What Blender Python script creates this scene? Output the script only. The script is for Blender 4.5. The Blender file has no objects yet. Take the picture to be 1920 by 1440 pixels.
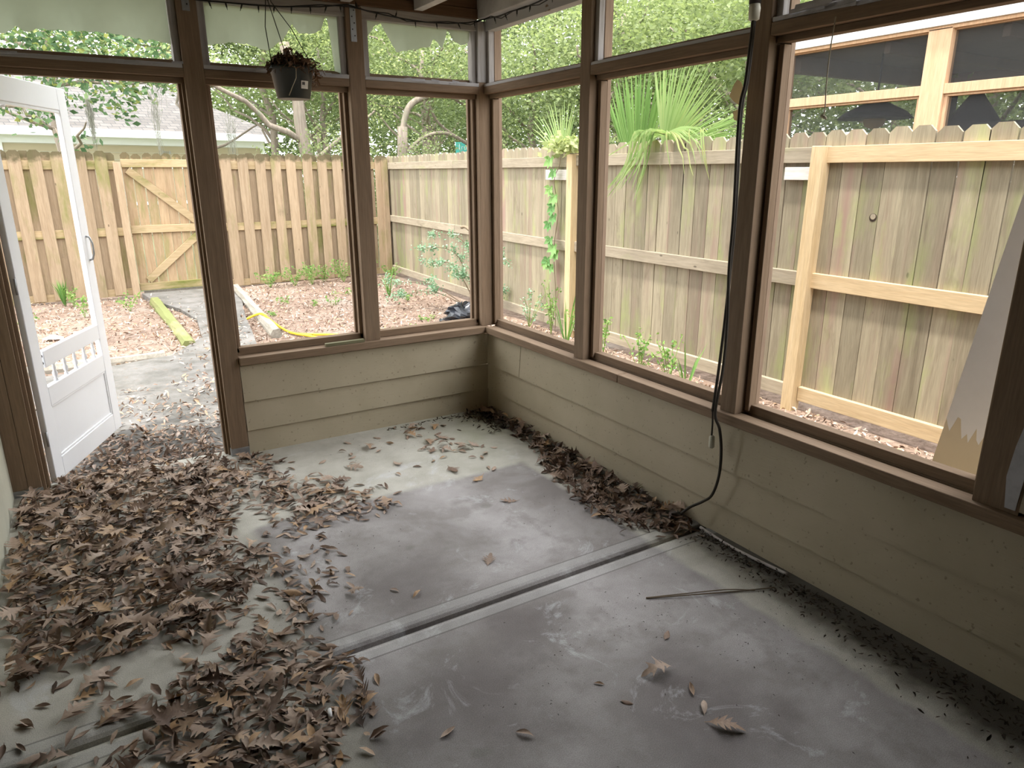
import bpy, bmesh, math, random
import numpy as np
from mathutils import Vector, Matrix, Euler
random.seed(7); RNG = np.random.default_rng(7)
SC = bpy.context.scene; COL = SC.collection
R = random.uniform
# ------------------------------------------------------------------ camera, world, sun, exposure
cam_d = bpy.data.cameras.new('camera'); cam = bpy.data.objects.new('camera', cam_d); COL.objects.link(cam)
YAW, PIT, ROL = 0.54856, -0.29285, -0.00323
_f = Vector((math.sin(YAW)*math.cos(PIT), math.cos(YAW)*math.cos(PIT), math.sin(PIT)))
_r = Vector((math.cos(YAW), -math.sin(YAW), 0)); _u = _r.cross(_f)
_c, _s = math.cos(ROL), math.sin(ROL)
_rr = _c*_r+_s*_u; _uu = _c*_u-_s*_r
cam.matrix_world = Matrix(((_rr.x,_uu.x,-_f.x,-2.3323),(_rr.y,_uu.y,-_f.y,-4.1382),(_rr.z,_uu.z,-_f.z,1.5976),(0,0,0,1)))
cam_d.sensor_width = 36; cam_d.lens = 36*1323.57/1920; cam_d.clip_start = 0.05; cam_d.clip_end = 300
SC.camera = cam
world = bpy.data.worlds.new('sky'); SC.world = world; world.use_nodes = True
bg = world.node_tree.nodes['Background']; bg.inputs[0].default_value = (0.95, 0.968, 1.0, 1); bg.inputs[1].default_value = 2.3
sun_d = bpy.data.lights.new('sun', 'SUN'); sun_d.energy = 3.4; sun_d.angle = math.radians(4); sun_d.color = (1.0, 0.95, 0.86)
sun = bpy.data.objects.new('sun', sun_d); COL.objects.link(sun)
sun.rotation_euler = Vector((-0.22, -0.08, 1.0)).to_track_quat('Z', 'Y').to_euler(); sun.location = (-3, -2, 12)
SC.view_settings.view_transform = 'Standard'; SC.view_settings.look = 'None'
SC.view_settings.exposure = 1.3; SC.view_settings.gamma = 1; SC.view_settings.use_curve_mapping = False
SC.cycles.max_bounces = 8; SC.cycles.diffuse_bounces = 5; SC.cycles.transparent_max_bounces = 8; SC.cycles.use_denoising = True

# ------------------------------------------------------------------ node helpers
class NT:
    def __init__(s, name):
        s.m = bpy.data.materials.new(name); s.m.use_nodes = True; s.t = s.m.node_tree; s.t.nodes.clear()
        s.out = s.t.nodes.new('ShaderNodeOutputMaterial')
    def n(s, ty, **kw):
        x = s.t.nodes.new(ty)
        for k, v in kw.items(): setattr(x, k, v)
        return x
    def put(s, sock, v):
        if isinstance(v, bpy.types.NodeSocket): s.t.links.new(v, sock)
        elif isinstance(v, (int, float)): sock.default_value = v
        else: sock.default_value = tuple(v) if len(v) == len(sock.default_value) else (*v, 1)
    def coord(s, which='Object'): return s.n('ShaderNodeTexCoord').outputs[which]
    def pos(s): return s.n('ShaderNodeNewGeometry').outputs['Position']
    def mapping(s, v, scale=(1,1,1), loc=(0,0,0)):
        x = s.n('ShaderNodeMapping'); s.put(x.inputs['Vector'], v); x.inputs['Scale'].default_value = scale; x.inputs['Location'].default_value = loc
        return x.outputs[0]
    def noise(s, v, scale=5, detail=3, rough=.55, dist=0):
        x = s.n('ShaderNodeTexNoise'); s.put(x.inputs['Vector'], v); x.inputs['Scale'].default_value = scale; x.inputs['Detail'].default_value = detail
        x.inputs['Roughness'].default_value = rough; x.inputs['Distortion'].default_value = dist
        return x.outputs['Fac']
    def vor(s, v, scale=5): 
        x = s.n('ShaderNodeTexVoronoi'); s.put(x.inputs['Vector'], v); x.inputs['Scale'].default_value = scale; return x.outputs['Distance']
    def ramp(s, f, a=0., b=1.):
        x = s.n('ShaderNodeMapRange'); s.put(x.inputs[0], f); x.inputs[1].default_value = a; x.inputs[2].default_value = b
        return x.outputs[0]
    def mix(s, f, a, b, mode='MIX'):
        x = s.n('ShaderNodeMix', data_type='RGBA', blend_type=mode); s.put(x.inputs[0], f); s.put(x.inputs[6], a); s.put(x.inputs[7], b)
        return x.outputs[2]
    def math(s, op, a, b=0., c=None):
        x = s.n('ShaderNodeMath', operation=op); s.put(x.inputs[0], a); s.put(x.inputs[1], b)
        if c is not None: s.put(x.inputs[2], c)
        return x.outputs[0]
    def rnd(s): return s.n('ShaderNodeObjectInfo').outputs['Random']
    def xyz(s, v):
        x = s.n('ShaderNodeSeparateXYZ'); s.put(x.inputs[0], v); return x.outputs
    def attr(s, name): return s.n('ShaderNodeAttribute', attribute_name=name).outputs['Fac']
    def scalecol(s, col, f):
        x = s.n('ShaderNodeVectorMath', operation='SCALE'); s.put(x.inputs[0], col); s.put(x.inputs[3], f); return x.outputs[0]
    def bump(s, h, st=.3, d=.01):
        x = s.n('ShaderNodeBump'); s.put(x.inputs['Height'], h); x.inputs['Strength'].default_value = st; x.inputs['Distance'].default_value = d
        return x.outputs[0]
    def bsdf(s, col, rough=.8, normal=None, metal=0, spec=.3):
        b = s.n('ShaderNodeBsdfPrincipled'); s.put(b.inputs['Base Color'], col); s.put(b.inputs['Roughness'], rough)
        b.inputs['Metallic'].default_value = metal; b.inputs['Specular IOR Level'].default_value = spec
        if normal is not None: s.put(b.inputs['Normal'], normal)
        return b.outputs[0]
    def done(s, sh): s.t.links.new(sh, s.out.inputs[0]); return s.m

def wood(name, c1, c2, axis='Z', moss=0, mosscol=(.13,.14,.03), streak=None, var=.25, rough=.85, bumps=.25, knots=True, peel=None, tip=None):
    t = NT(name); o = t.coord(); r = t.rnd()
    sh = t.n('ShaderNodeVectorMath', operation='ADD'); t.put(sh.inputs[0], o)
    cx = t.n('ShaderNodeCombineXYZ'); t.put(cx.inputs[0], t.math('MULTIPLY', r, 37.)); t.put(cx.inputs[1], t.math('MULTIPLY', r, 91.)); t.put(cx.inputs[2], t.math('MULTIPLY', r, 53.))
    t.put(sh.inputs[1], cx.outputs[0]); v = sh.outputs[0]
    k = {'X': (.06,1,1), 'Y': (1,.06,1), 'Z': (1,1,.06)}[axis]; mv = t.mapping(v, k)
    g = t.noise(mv, 28, 5, .65, .6); fine = t.noise(mv, 150, 2)
    col = t.mix(t.ramp(g, .3, .72), c1, c2)
    col = t.mix(t.ramp(fine, .35, .75), t.scalecol(col, .8), col)
    if streak:
        col = t.mix(t.ramp(t.noise(mv, 7, 2), .52, .72), col, streak)
    if knots:
        kv = t.vor(t.mapping(v, {'X': (.45,1,1), 'Y': (1,.45,1), 'Z': (1,1,.45)}[axis]), 5.5)
        col = t.mix(t.ramp(kv, .055, .03), col, t.scalecol(c1, .45))
    if moss:
        mm = t.noise(t.mapping(v, {'X': (.3,1,1), 'Y': (1,.3,1), 'Z': (1,1,.3)}[axis]), 3.6, 5, .65); col = t.mix(t.ramp(mm, .62-moss, .80-moss), col, mosscol)
        dk = t.noise(t.mapping(v, {'X': (.45,1,1), 'Y': (1,.45,1), 'Z': (1,1,.45)}[axis]), 2.6, 5, .7, .4); col = t.mix(t.math('MULTIPLY', t.ramp(dk, .60, .75), .6), col, (.10,.085,.05))
    if tip:
        tz = t.ramp(t.math('ADD', t.xyz(o)[2], t.math('MULTIPLY', t.math('SUBTRACT', t.noise(v, 9, 3), .5), .25)), tip, tip+.07); col = t.mix(t.math('MULTIPLY', tz, .85), col, (.075,.065,.03))
    if peel is not None:
        pm = t.noise(t.mapping(v, {'X': (.25,1,1), 'Y': (1,.25,1), 'Z': (1,1,.25)}[axis]), 14, 5, .7); col = t.mix(t.ramp(pm, .5-peel, .54-peel), col, (.46,.45,.44))
    col = t.scalecol(col, t.math('MULTIPLY_ADD', r, var*2, 1-var))
    return t.done(t.bsdf(col, rough, t.bump(g, bumps, .004)))

def paint(name, col, rough=.6, dirt=.15, scale=6, bumps=.1, spec=.3, metal=0):
    t = NT(name); o = t.coord(); n = t.noise(o, scale, 5, .65)
    c = t.mix(t.math('MULTIPLY', t.ramp(n, .45, .75), dirt), col, tuple(x*.35 for x in col))
    return t.done(t.bsdf(c, rough, t.bump(t.noise(o, 60, 3), bumps, .002), metal, spec))

def leafmat(name, cols, trans=.45, var=.35, rough=.6, useattr=True):
    t = NT(name); f = t.attr('tint') if useattr else t.rnd()
    rp = t.n('ShaderNodeValToRGB'); t.put(rp.inputs[0], f); e = rp.color_ramp.elements
    for i, c in enumerate(cols):
        p = i/(len(cols)-1)
        el = e[0] if i == 0 else (e[-1] if i == len(cols)-1 else e.new(p)); el.position = p; el.color = (*c, 1)
    col = rp.outputs[0]
    col = t.scalecol(col, t.math('MULTIPLY_ADD', t.noise(t.coord(), 90 if not trans else 3, 3), var*2, 1-var))
    d = t.n('ShaderNodeBsdfPrincipled'); t.put(d.inputs['Base Color'], col); d.inputs['Roughness'].default_value = rough; d.inputs['Specular IOR Level'].default_value = .25
    if trans:
        tr = t.n('ShaderNodeBsdfTranslucent'); t.put(tr.inputs[0], t.mix(.5, col, t.mix(1., col, (.92,1.,.55), 'MULTIPLY')))
        mx = t.n('ShaderNodeMixShader'); mx.inputs[0].default_value = trans; t.t.links.new(d.outputs[0], mx.inputs[1]); t.t.links.new(tr.outputs[0], mx.inputs[2])
        return t.done(mx.outputs[0])
    return t.done(d.outputs[0])

# ------------------------------------------------------------------ geometry helpers
class MB:
    def __init__(s): s.v = []; s.f = []; s.sm = []
    def add(s, vs, fs, smooth=False):
        b = len(s.v); s.v += [tuple(x) for x in vs]; s.f += [tuple(b+i for i in f) for f in fs]; s.sm += [smooth]*len(fs)
        return s
    def box(s, a, b, jit=0):
        (x0,y0,z0),(x1,y1,z1) = a, b
        vs = [(x,y,z) for z in (min(z0,z1),max(z0,z1)) for y in (min(y0,y1),max(y0,y1)) for x in (min(x0,x1),max(x0,x1))]
        if jit: vs = [tuple(c+R(-jit,jit) for c in p) for p in vs]
        return s.add(vs, [(0,2,3,1),(4,5,7,6),(0,1,5,4),(2,6,7,3),(0,4,6,2),(1,3,7,5)])
    def bar(s, p, q, w, h, up=(0,0,1)):
        p, q = Vector(p), Vector(q); d = (q-p).normalized(); sd = d.cross(Vector(up))
        if sd.length < 1e-4: sd = d.cross(Vector((1,0,0)))
        sd.normalize(); u = sd.cross(d); sd *= w/2; u *= h/2
        vs = [e+i*sd+j*u for e in (p,q) for j in (-1,1) for i in (-1,1)]
        return s.add(vs, [(0,2,3,1),(4,5,7,6),(0,1,5,4),(2,6,7,3),(0,4,6,2),(1,3,7,5)])
    def tube(s, pts, rad, n=8, caps=True):
        pts = [Vector(p) for p in pts]; rs = [float(q) for q in np.interp(np.linspace(0,1,len(pts)), np.linspace(0,1,len(rad)), rad)] if isinstance(rad, (list, tuple)) else [rad]*len(pts)
        b = len(s.v); prev = None
        for i, p in enumerate(pts):
            d = (pts[min(i+1,len(pts)-1)]-pts[max(i-1,0)]); d = d.normalized() if d.length > 1e-9 else Vector((0,0,1))
            if prev is None: a = d.orthogonal().normalized()
            else:
                a = prev-d*prev.dot(d); a = a.normalized() if a.length > 1e-6 else d.orthogonal().normalized()
            prev = a; c = d.cross(a)
            for k in range(n):
                t = 2*math.pi*k/n; s.v.append(tuple(p+rs[i]*(math.cos(t)*a+math.sin(t)*c)))
        for i in range(len(pts)-1):
            for k in range(n):
                s.f.append((b+i*n+k, b+i*n+(k+1)%n, b+(i+1)*n+(k+1)%n, b+(i+1)*n+k)); s.sm.append(True)
        if caps:
            s.f.append(tuple(b+k for k in range(n))[::-1]); s.f.append(tuple(b+(len(pts)-1)*n+k for k in range(n))); s.sm += [False, False]
        return s
    def lathe(s, prof, n=32, c=(0,0,0), cap=True):
        b = len(s.v)
        for r, z in prof:
            for k in range(n):
                t = 2*math.pi*k/n; s.v.append((c[0]+r*math.cos(t), c[1]+r*math.sin(t), c[2]+z))
        for i in range(len(prof)-1):
            for k in range(n):
                s.f.append((b+i*n+k, b+i*n+(k+1)%n, b+(i+1)*n+(k+1)%n, b+(i+1)*n+k)); s.sm.append(True)
        if cap:
            s.f.append(tuple(b+k for k in range(n))[::-1]); s.f.append(tuple(b+(len(prof)-1)*n+k for k in range(n))); s.sm += [False, False]
        return s
    def prism(s, poly, o, eu, ev, en, th):
        # polygon (u,v) extruded by th along en
        o, eu, ev, en = Vector(o), Vector(eu), Vector(ev), Vector(en); n = len(poly)
        vs = [o+u*eu+v*ev for u, v in poly]+[o+u*eu+v*ev+th*en for u, v in poly]
        fs = [tuple(range(n))[::-1], tuple(range(n, 2*n))]+[(i,(i+1)%n,n+(i+1)%n,n+i) for i in range(n)]
        return s.add(vs, fs)
    def build(s, name, mat, parent=None, bevel=0, recalc=True):
        me = bpy.data.meshes.new(name); me.from_pydata(s.v, [], s.f); me.materials.append(mat)
        me.polygons.foreach_set('use_smooth', s.sm)
        if recalc:
            bm = bmesh.new(); bm.from_mesh(me); bmesh.ops.recalc_face_normals(bm, faces=bm.faces); bm.to_mesh(me); bm.free()
        me.update(); o = bpy.data.objects.new(name, me); COL.objects.link(o)
        if parent: o.parent = parent
        if bevel:
            m = o.modifiers.new('bevel', 'BEVEL'); m.width = bevel; m.segments = 2; m.limit_method = 'ANGLE'
        return o

def tag(o, label=None, cat=None, group=None, kind=None):
    if label: o['label'] = label
    if cat: o['category'] = cat
    if group: o['group'] = group
    if kind: o['kind'] = kind
    return o
def empty(name, loc=(0,0,0), rz=0, **kw):
    o = bpy.data.objects.new(name, None); o.empty_display_size = .1; COL.objects.link(o); o.location = loc; o.rotation_euler = (0,0,rz)
    return tag(o, **kw)
def npmesh(name, verts, faces, mat, tint=None, parent=None, smooth=False):
    """verts (N,3), faces (M,k) all the same size, tint per face"""
    me = bpy.data.meshes.new(name); nv = len(verts); nf, k = faces.shape
    me.vertices.add(nv); me.vertices.foreach_set('co', np.asarray(verts, np.float32).ravel())
    me.loops.add(nf*k); me.loops.foreach_set('vertex_index', faces.astype(np.int32).ravel())
    me.polygons.add(nf); me.polygons.foreach_set('loop_start', np.arange(0, nf*k, k, dtype=np.int32))
    if smooth: me.polygons.foreach_set('use_smooth', np.ones(nf, bool))
    if tint is not None:
        a = me.attributes.new('tint', 'FLOAT', 'FACE'); a.data.foreach_set('value', np.asarray(tint, np.float32))
    me.materials.append(mat); me.update(calc_edges=True); me.validate()
    o = bpy.data.objects.new(name, me); COL.objects.link(o)
    if parent: o.parent = parent
    return o

# ------------------------------------------------------------------ materials
M = {}
M['brown'] = wood('brown_frame_paint', (.235,.158,.098), (.305,.215,.142), 'Z', var=.08, bumps=.12, knots=False)
M['brownX'] = wood('brown_frame_paint_x', (.235,.158,.098), (.305,.215,.142), 'X', var=.08, bumps=.12, knots=False)
M['brownY'] = wood('brown_frame_paint_y', (.235,.158,.098), (.305,.215,.142), 'Y', var=.08, bumps=.12, knots=False)
M['litZ'] = wood('daylit_tan_stop', (.33,.23,.155), (.42,.305,.215), 'Z', var=.06, bumps=.12, knots=False)  # brown frame wood made lighter: daylight on the outer stops painted in
M['peelX'] = wood('peeling_rail_x', (.24,.163,.103), (.30,.215,.145), 'X', var=.08, knots=False, peel=.22)
M['peelY'] = wood('peeling_rail_y', (.24,.163,.103), (.30,.215,.145), 'Y', var=.08, knots=False, peel=.18)
M['greyZ'] = wood('weathered_grey_strip', (.33,.30,.27), (.54,.51,.48), 'Z', var=.1, knots=False)
M['greyX'] = wood('weathered_grey_strip_x', (.33,.30,.27), (.54,.51,.48), 'X', var=.1, knots=False)
M['whitepaint'] = paint('white_painted_joist', (.62,.61,.58), .7, .35, 9)
M['ceil'] = paint('ceiling_boards', (.16,.125,.095), .8, .3, 4)
M['door'] = paint('white_door_enamel', (.90,.92,.96), .35, .04, 5, .03, .5)
M['metal'] = paint('galvanised_metal', (.42,.43,.44), .45, .3, 20, .05, .5, .8)
M['black'] = paint('black_plastic', (.018,.018,.016), .5, .0)
M['fenceL'] = wood('tan_fence', (.315,.225,.14), (.43,.325,.215), 'Z', moss=.09, mosscol=(.20,.185,.07), var=.14, tip=1.73)
M['fenceLX'] = wood('tan_fence_rail', (.36,.26,.14), (.46,.35,.21), 'X', moss=.12, var=.12)
M['gate'] = wood('gate_boards', (.35,.235,.135), (.46,.335,.205), 'Z', moss=.11, mosscol=(.20,.20,.07), var=.12, tip=1.72)
M['fenceR'] = wood('grey_fence', (.235,.195,.135), (.365,.32,.225), 'Z', moss=.10, mosscol=(.27,.29,.13), streak=(.24,.165,.13), var=.24)
M['fenceRY'] = wood('grey_fence_rail', (.30,.25,.18), (.42,.36,.27), 'Y', moss=.03, mosscol=(.26,.28,.12), var=.1)
M['pineZ'] = wood('new_pine_post', (.52,.38,.21), (.62,.48,.30), 'Z', var=.06)
M['pineY'] = wood('new_pine_rail', (.52,.38,.22), (.62,.48,.30), 'Y', moss=-.03, mosscol=(.35,.31,.13), var=.06)
M['nbwood'] = wood('neighbour_frame_wood', (.50,.31,.18), (.60,.40,.25), 'Z', var=.05, knots=False)
M['mossy'] = wood('mossy_timber', (.24,.22,.10), (.38,.34,.19), 'Y', moss=.28, mosscol=(.165,.18,.065), var=.05)
M['timber'] = wood('grey_timber', (.22,.20,.16), (.36,.33,.28), 'Y', moss=.02, var=.1)
M['plasterL'] = paint('pale_wall_paint', (.55,.54,.44), .75, .25, 3)
M['scrapwood'] = wood('greenish_wood_scrap', (.18,.17,.09), (.27,.25,.15), 'X', var=.02, knots=False)
M['whiteboard'] = wood('white_washed_board', (.62,.56,.52), (.75,.70,.67), 'Y', var=.05)
M['white'] = paint('white_trim', (.82,.84,.86), .5, .05)
M['cream'] = paint('cream_siding', (.46,.395,.28), .7, .05)
M['hose'] = paint('yellow_hose', (.85,.58,.02), .4, .1, 8, .05, .5)
M['bag'] = paint('black_bin_bag', (.02,.023,.03), .25, .0, 5, .6, .6)
M['cordm'] = paint('dark_cord', (.035,.028,.02), .6, .2)
M['cordlow'] = paint('dull_green_cord', (.10,.10,.06), .6, .2)
M['plug'] = paint('pale_plug', (.62,.60,.48), .5, .1)
M['string'] = paint('dirty_string', (.45,.40,.30), .9, .3)
M['darkin'] = paint('dark_furnishing', (.018,.020,.026), .7, .0)
M['creamglobe'] = paint('tan_shade', (.40,.32,.20), .7, .1)
M['pot'] = paint('dark_green_black_pot', (.020,.024,.020), .45, .1, 8, .05, .5)
M['label'] = paint('sticker_paper', (.66,.62,.54), .6, .3, 40)
M['ink'] = paint('dark_print', (.03,.03,.03), .7, 0)
M['soil'] = paint('dry_soil', (.05,.035,.025), .95, .3, 30, .5)
M['bark'] = wood('tree_bark', (.20,.165,.135), (.36,.30,.24), 'Z', moss=.05, mosscol=(.2,.22,.15), var=.1, bumps=.8, knots=False)
M['stem'] = paint('plant_stem', (.20,.15,.10), .8, .2)
M['gstem'] = paint('green_stem', (.20,.28,.08), .7, .1)
M['flake'] = paint('grey_white_paint_flake', (.50,.49,.50), .8, .35, 25)
M['signteal'] = paint('teal_sign', (.10,.52,.48), .4, .05)
M['butt'] = paint('white_paper_roll', (.85,.85,.85), .7, 0)
M['woodY'] = wood('header_boards', (.15,.085,.045), (.22,.13,.072), 'X', var=.1, knots=False)
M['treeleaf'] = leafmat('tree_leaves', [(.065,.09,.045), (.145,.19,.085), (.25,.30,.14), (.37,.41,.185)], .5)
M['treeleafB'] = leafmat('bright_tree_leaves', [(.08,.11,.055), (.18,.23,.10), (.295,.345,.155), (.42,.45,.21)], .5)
M['oakleafgreen'] = leafmat('broad_tree_leaves', [(.07,.13,.065), (.13,.22,.11), (.22,.32,.16), (.40,.40,.14)], .42)
M['weedleaf'] = leafmat('weed_leaves', [(.10,.22,.06), (.22,.38,.10), (.34,.48,.16)], .4)
M['shrubleaf'] = leafmat('shrub_leaves', [(.13,.26,.14), (.26,.41,.27), (.46,.58,.45)], .35)
M['vineleaf'] = leafmat('creeper_leaves', [(.10,.26,.08), (.20,.38,.14), (.32,.50,.16)], .4)
M['palmleaf'] = leafmat('palm_blades', [(.09,.18,.045), (.18,.30,.085), (.31,.41,.17), (.38,.37,.15)], .5, var=.15)
M['mossleaf'] = leafmat('grey_moss', [(.20,.20,.15), (.32,.32,.26), (.42,.42,.36)], .3)
M['deadplant'] = leafmat('dead_plant', [(.06,.035,.022), (.14,.075,.045), (.20,.11,.06)], .15)
DRY = [(.07,.044,.031), (.18,.115,.078), (.31,.215,.155), (.47,.36,.28), (.46,.29,.15)]
M['litter'] = leafmat('dry_leaf_litter', DRY, 0, .45, .5)
M['dryleaf'] = leafmat('dry_leaf', [DRY[2],DRY[1],DRY[3],DRY[2],DRY[4]], 0, .4, .5, useattr=False)
M['litterout'] = leafmat('yard_leaf_litter', [(.10,.065,.045), (.25,.165,.12), (.38,.275,.215), (.54,.43,.36), (.46,.30,.17)], 0, .4, .7)
M['crumb'] = leafmat('dark_leaf_crumbs', [(.02,.014,.010), (.06,.042,.03), (.11,.08,.055)], 0, .3, .9)

def mat_siding():
    t = NT('tan_lap_siding'); o = t.pos(); g = t.noise(t.mapping(o, (.12,.12,1)), 95, 4, .7, .5)
    n = t.noise(o, 1.8, 4, .6); col = t.mix(t.ramp(n, .35, .7), (.415,.355,.245), (.495,.425,.305))
    col = t.mix(t.math('MULTIPLY', t.ramp(t.noise(o, 55, 2), .66, .72), .5), col, (.15,.12,.08))
    return t.done(t.bsdf(col, .65, t.bump(g, .35, .004)))
M['siding'] = mat_siding()

def mat_concrete():
    t = NT('stained_concrete'); p = t.pos(); X, Y, Z = t.xyz(p)
    w = t.math('MULTIPLY', t.math('SUBTRACT', t.noise(p, 9, 4), .5), .07)
    xa, ya = t.math('ADD', X, w), t.math('ADD', Y, w)
    # rectangle where a carpet once lay: cooler, browner residue
    inside = t.math('MULTIPLY', t.math('MULTIPLY', t.ramp(xa, -1.84, -1.80), t.ramp(xa, -.31, -.35)), t.ramp(ya, -.95, -1.00))
    bl = t.noise(p, 1.5, 5, .6, .3); md = t.noise(p, 5, 5, .65); fine = t.noise(p, 330, 4, .8); sp = t.noise(p, 85, 4, .75)
    base = t.mix(t.ramp(md, .3, .7), (.405,.385,.325), (.55,.53,.465))
    res = t.mix(t.ramp(bl, .36, .64), (.175,.153,.148), (.42,.395,.392))
    res = t.mix(t.math('MULTIPLY', t.ramp(md, .50, .64), .6), res, (.145,.122,.115))
    col = t.mix(t.math('MULTIPLY', inside, .88), base, res)
    for bx, by, br in ((-1.50,-2.50,.38),(-1.40,-1.78,.30),(-.95,-2.95,.40),(-1.15,-2.25,.22)):
        dd = t.math('SQRT', t.math('ADD', t.math('POWER', t.math('SUBTRACT', X, bx), 2.), t.math('POWER', t.math('SUBTRACT', Y, by), 2.)))
        dd = t.math('ADD', dd, t.math('MULTIPLY', t.math('SUBTRACT', md, .5), .5)); col = t.mix(t.math('MULTIPLY', t.ramp(dd, br, br*.35), .5), col, (.135,.115,.108))
    # lighter scuffs
    col = t.mix(t.math('MULTIPLY', t.ramp(t.noise(p, 3.3, 6, .75, .8), .58, .68), .5), col, (.62,.63,.64))
    edge = t.math('MULTIPLY', t.math('MULTIPLY', t.ramp(xa, -1.96, -1.84), t.ramp(xa, -1.72, -1.80)), t.ramp(ya, -.98, -1.1))
    col = t.mix(t.math('MULTIPLY', edge, .5), col, (.17,.155,.135))
    # green algae by the far corner, damp spots
    gr = t.math('MULTIPLY', t.math('MULTIPLY', t.ramp(X, -1.0, -.35), t.ramp(Y, -1.15, -.5)), t.ramp(bl, .35, .6))
    col = t.mix(t.math('MULTIPLY', gr, .55), col, (.30,.32,.19))
    col = t.mix(t.math('MULTIPLY', t.ramp(t.noise(p, 4.2, 2), .70, .74), .6), col, (.20,.19,.17))
    # grime along the right wall and joint margin
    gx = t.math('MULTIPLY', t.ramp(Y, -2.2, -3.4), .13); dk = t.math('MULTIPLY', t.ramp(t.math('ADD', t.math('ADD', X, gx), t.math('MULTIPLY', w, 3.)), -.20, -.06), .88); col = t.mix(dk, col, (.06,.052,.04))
    j = t.math('ABSOLUTE', t.math('ADD', Y, 2.06)); jm = t.math('MULTIPLY', t.ramp(j, .085, .078), t.ramp(j, .02, .03)); col = t.mix(t.math('MULTIPLY', jm, .3), col, (.55,.55,.53))
    ln = t.math('MULTIPLY', t.ramp(j, .088, .085), t.ramp(j, .078, .081)); col = t.mix(t.math('MULTIPLY', ln, .6), col, (.12,.11,.10))
    col = t.mix(t.ramp(fine, .40, .60), t.scalecol(col, .72), t.scalecol(col, 1.18))
    col = t.mix(t.math('MULTIPLY', t.ramp(sp, .70, .74), .75), col, (.07,.06,.05))
    return t.done(t.bsdf(col, t.ramp(md, 1.6, .1), t.bump(t.math('ADD', fine, t.math('MULTIPLY', sp, .6)), .14, .002), 0, .35))
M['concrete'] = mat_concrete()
def mat_ground():
    t = NT('yard_soil'); p = t.pos(); a = t.noise(p, 14, 6, .75); b = t.noise(p, 1.1, 3)
    col = t.mix(t.ramp(a, .35, .7), (.13,.085,.06), (.38,.28,.22)); col = t.mix(t.math('MULTIPLY', t.ramp(b, .5, .7), .4), col, (.42,.38,.34))
    return t.done(t.bsdf(col, .95, t.bump(a, .8, .03)))
M['ground'] = mat_ground()
def mat_lawn():
    t = NT('far_grass'); p = t.pos(); a = t.noise(p, 9, 5, .7)
    return t.done(t.bsdf(t.mix(a, (.085,.09,.05), (.16,.17,.09)), .95))
M['lawn'] = mat_lawn()
def mat_path():
    t = NT('weathered_path_concrete'); p = t.pos(); a = t.noise(p, 4, 6, .7); f = t.noise(p, 120, 3, .7)
    col = t.mix(t.ramp(a, .35, .65), (.105,.10,.088), (.20,.19,.178)); col = t.mix(t.math('MULTIPLY', t.ramp(t.noise(p, 18, 5, .75), .56, .66), .6), col, (.16,.12,.09))
    return t.done(t.bsdf(t.mix(t.ramp(f, .3, .7), t.scalecol(col, .82), col), .9, t.bump(f, .3, .003)))
M['path'] = mat_path()
def mat_shingle():
    t = NT('grey_shingles'); p = t.coord(); w = t.n('ShaderNodeTexBrick'); t.put(w.inputs['Vector'], t.mapping(p, (1,1,1)))
    w.inputs['Scale'].default_value = 1.6; w.inputs['Color1'].default_value = (.105,.096,.09,1); w.inputs['Color2'].default_value = (.15,.138,.13,1); w.inputs['Mortar'].default_value = (.07,.07,.07,1)
    w.inputs['Brick Width'].default_value = .5; w.inputs['Row Height'].default_value = .25; w.inputs['Mortar Size'].default_value = .02
    return t.done(t.bsdf(t.mix(t.noise(p, 20, 4), t.scalecol(w.outputs[0], .8), t.scalecol(w.outputs[0], 1.2)), .9))
M['shingle'] = mat_shingle()
def mat_screen(name, col, alpha, tr=.5):
    t = NT(name); o = t.coord(); wv = t.noise(o, 9, 3); c = t.mix(wv, tuple(x*.85 for x in col), col)
    d = t.n('ShaderNodeBsdfDiffuse'); t.put(d.inputs[0], c); l = t.n('ShaderNodeBsdfTranslucent'); t.put(l.inputs[0], c)
    m = t.n('ShaderNodeMixShader'); m.inputs[0].default_value = tr; t.t.links.new(d.outputs[0], m.inputs[1]); t.t.links.new(l.outputs[0], m.inputs[2])
    p = t.n('ShaderNodeBsdfTransparent'); m2 = t.n('ShaderNodeMixShader'); m2.inputs[0].default_value = alpha
    t.t.links.new(p.outputs[0], m2.inputs[1]); t.t.links.new(m.outputs[0], m2.inputs[2]); return t.done(m2.outputs[0])
M['torn'] = mat_screen('sage_screen_fabric', (.35,.39,.285), 1.0, .6)
M['paper'] = mat_screen('tan_paper', (.74,.64,.43), 1.0, .55)
M['nbscreen'] = mat_screen('dark_insect_screen', (.075,.075,.075), .55, .2)

# ================================================================== THE PORCH
S = lambda o, lab=None: tag(o, lab, kind='structure')
# floor: two slabs with a tooled joint between
fm = MB()
def slab(y0, y1):
    e = .012
    fm.add([(-2.95,y0,-.01),(.12,y0,-.01),(.12,y0+e,-.003),(-2.95,y0+e,-.003),(-2.95,y0+2.2*e,0),(.12,y0+2.2*e,0)], [(0,1,2,3),(3,2,5,4)])
    fm.add([(-2.95,y0+2.2*e,0),(.12,y0+2.2*e,0),(.12,y1-2.2*e,0),(-2.95,y1-2.2*e,0)], [(0,1,2,3)])
    fm.add([(-2.95,y1,-.01),(.12,y1,-.01),(.12,y1-e,-.003),(-2.95,y1-e,-.003),(-2.95,y1-2.2*e,0),(.12,y1-2.2*e,0)], [(1,0,3,2),(2,3,4,5)])
    fm.add([(-2.95,y0,-.01),(.12,y0,-.01),(.12,y0,-.2),(-2.95,y0,-.2)], [(0,3,2,1)]); fm.add([(-2.95,y1,-.01),(.12,y1,-.01),(.12,y1,-.2),(-2.95,y1,-.2)], [(0,1,2,3)])
slab(-6.2, -2.073); slab(-2.047, .125)
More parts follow.
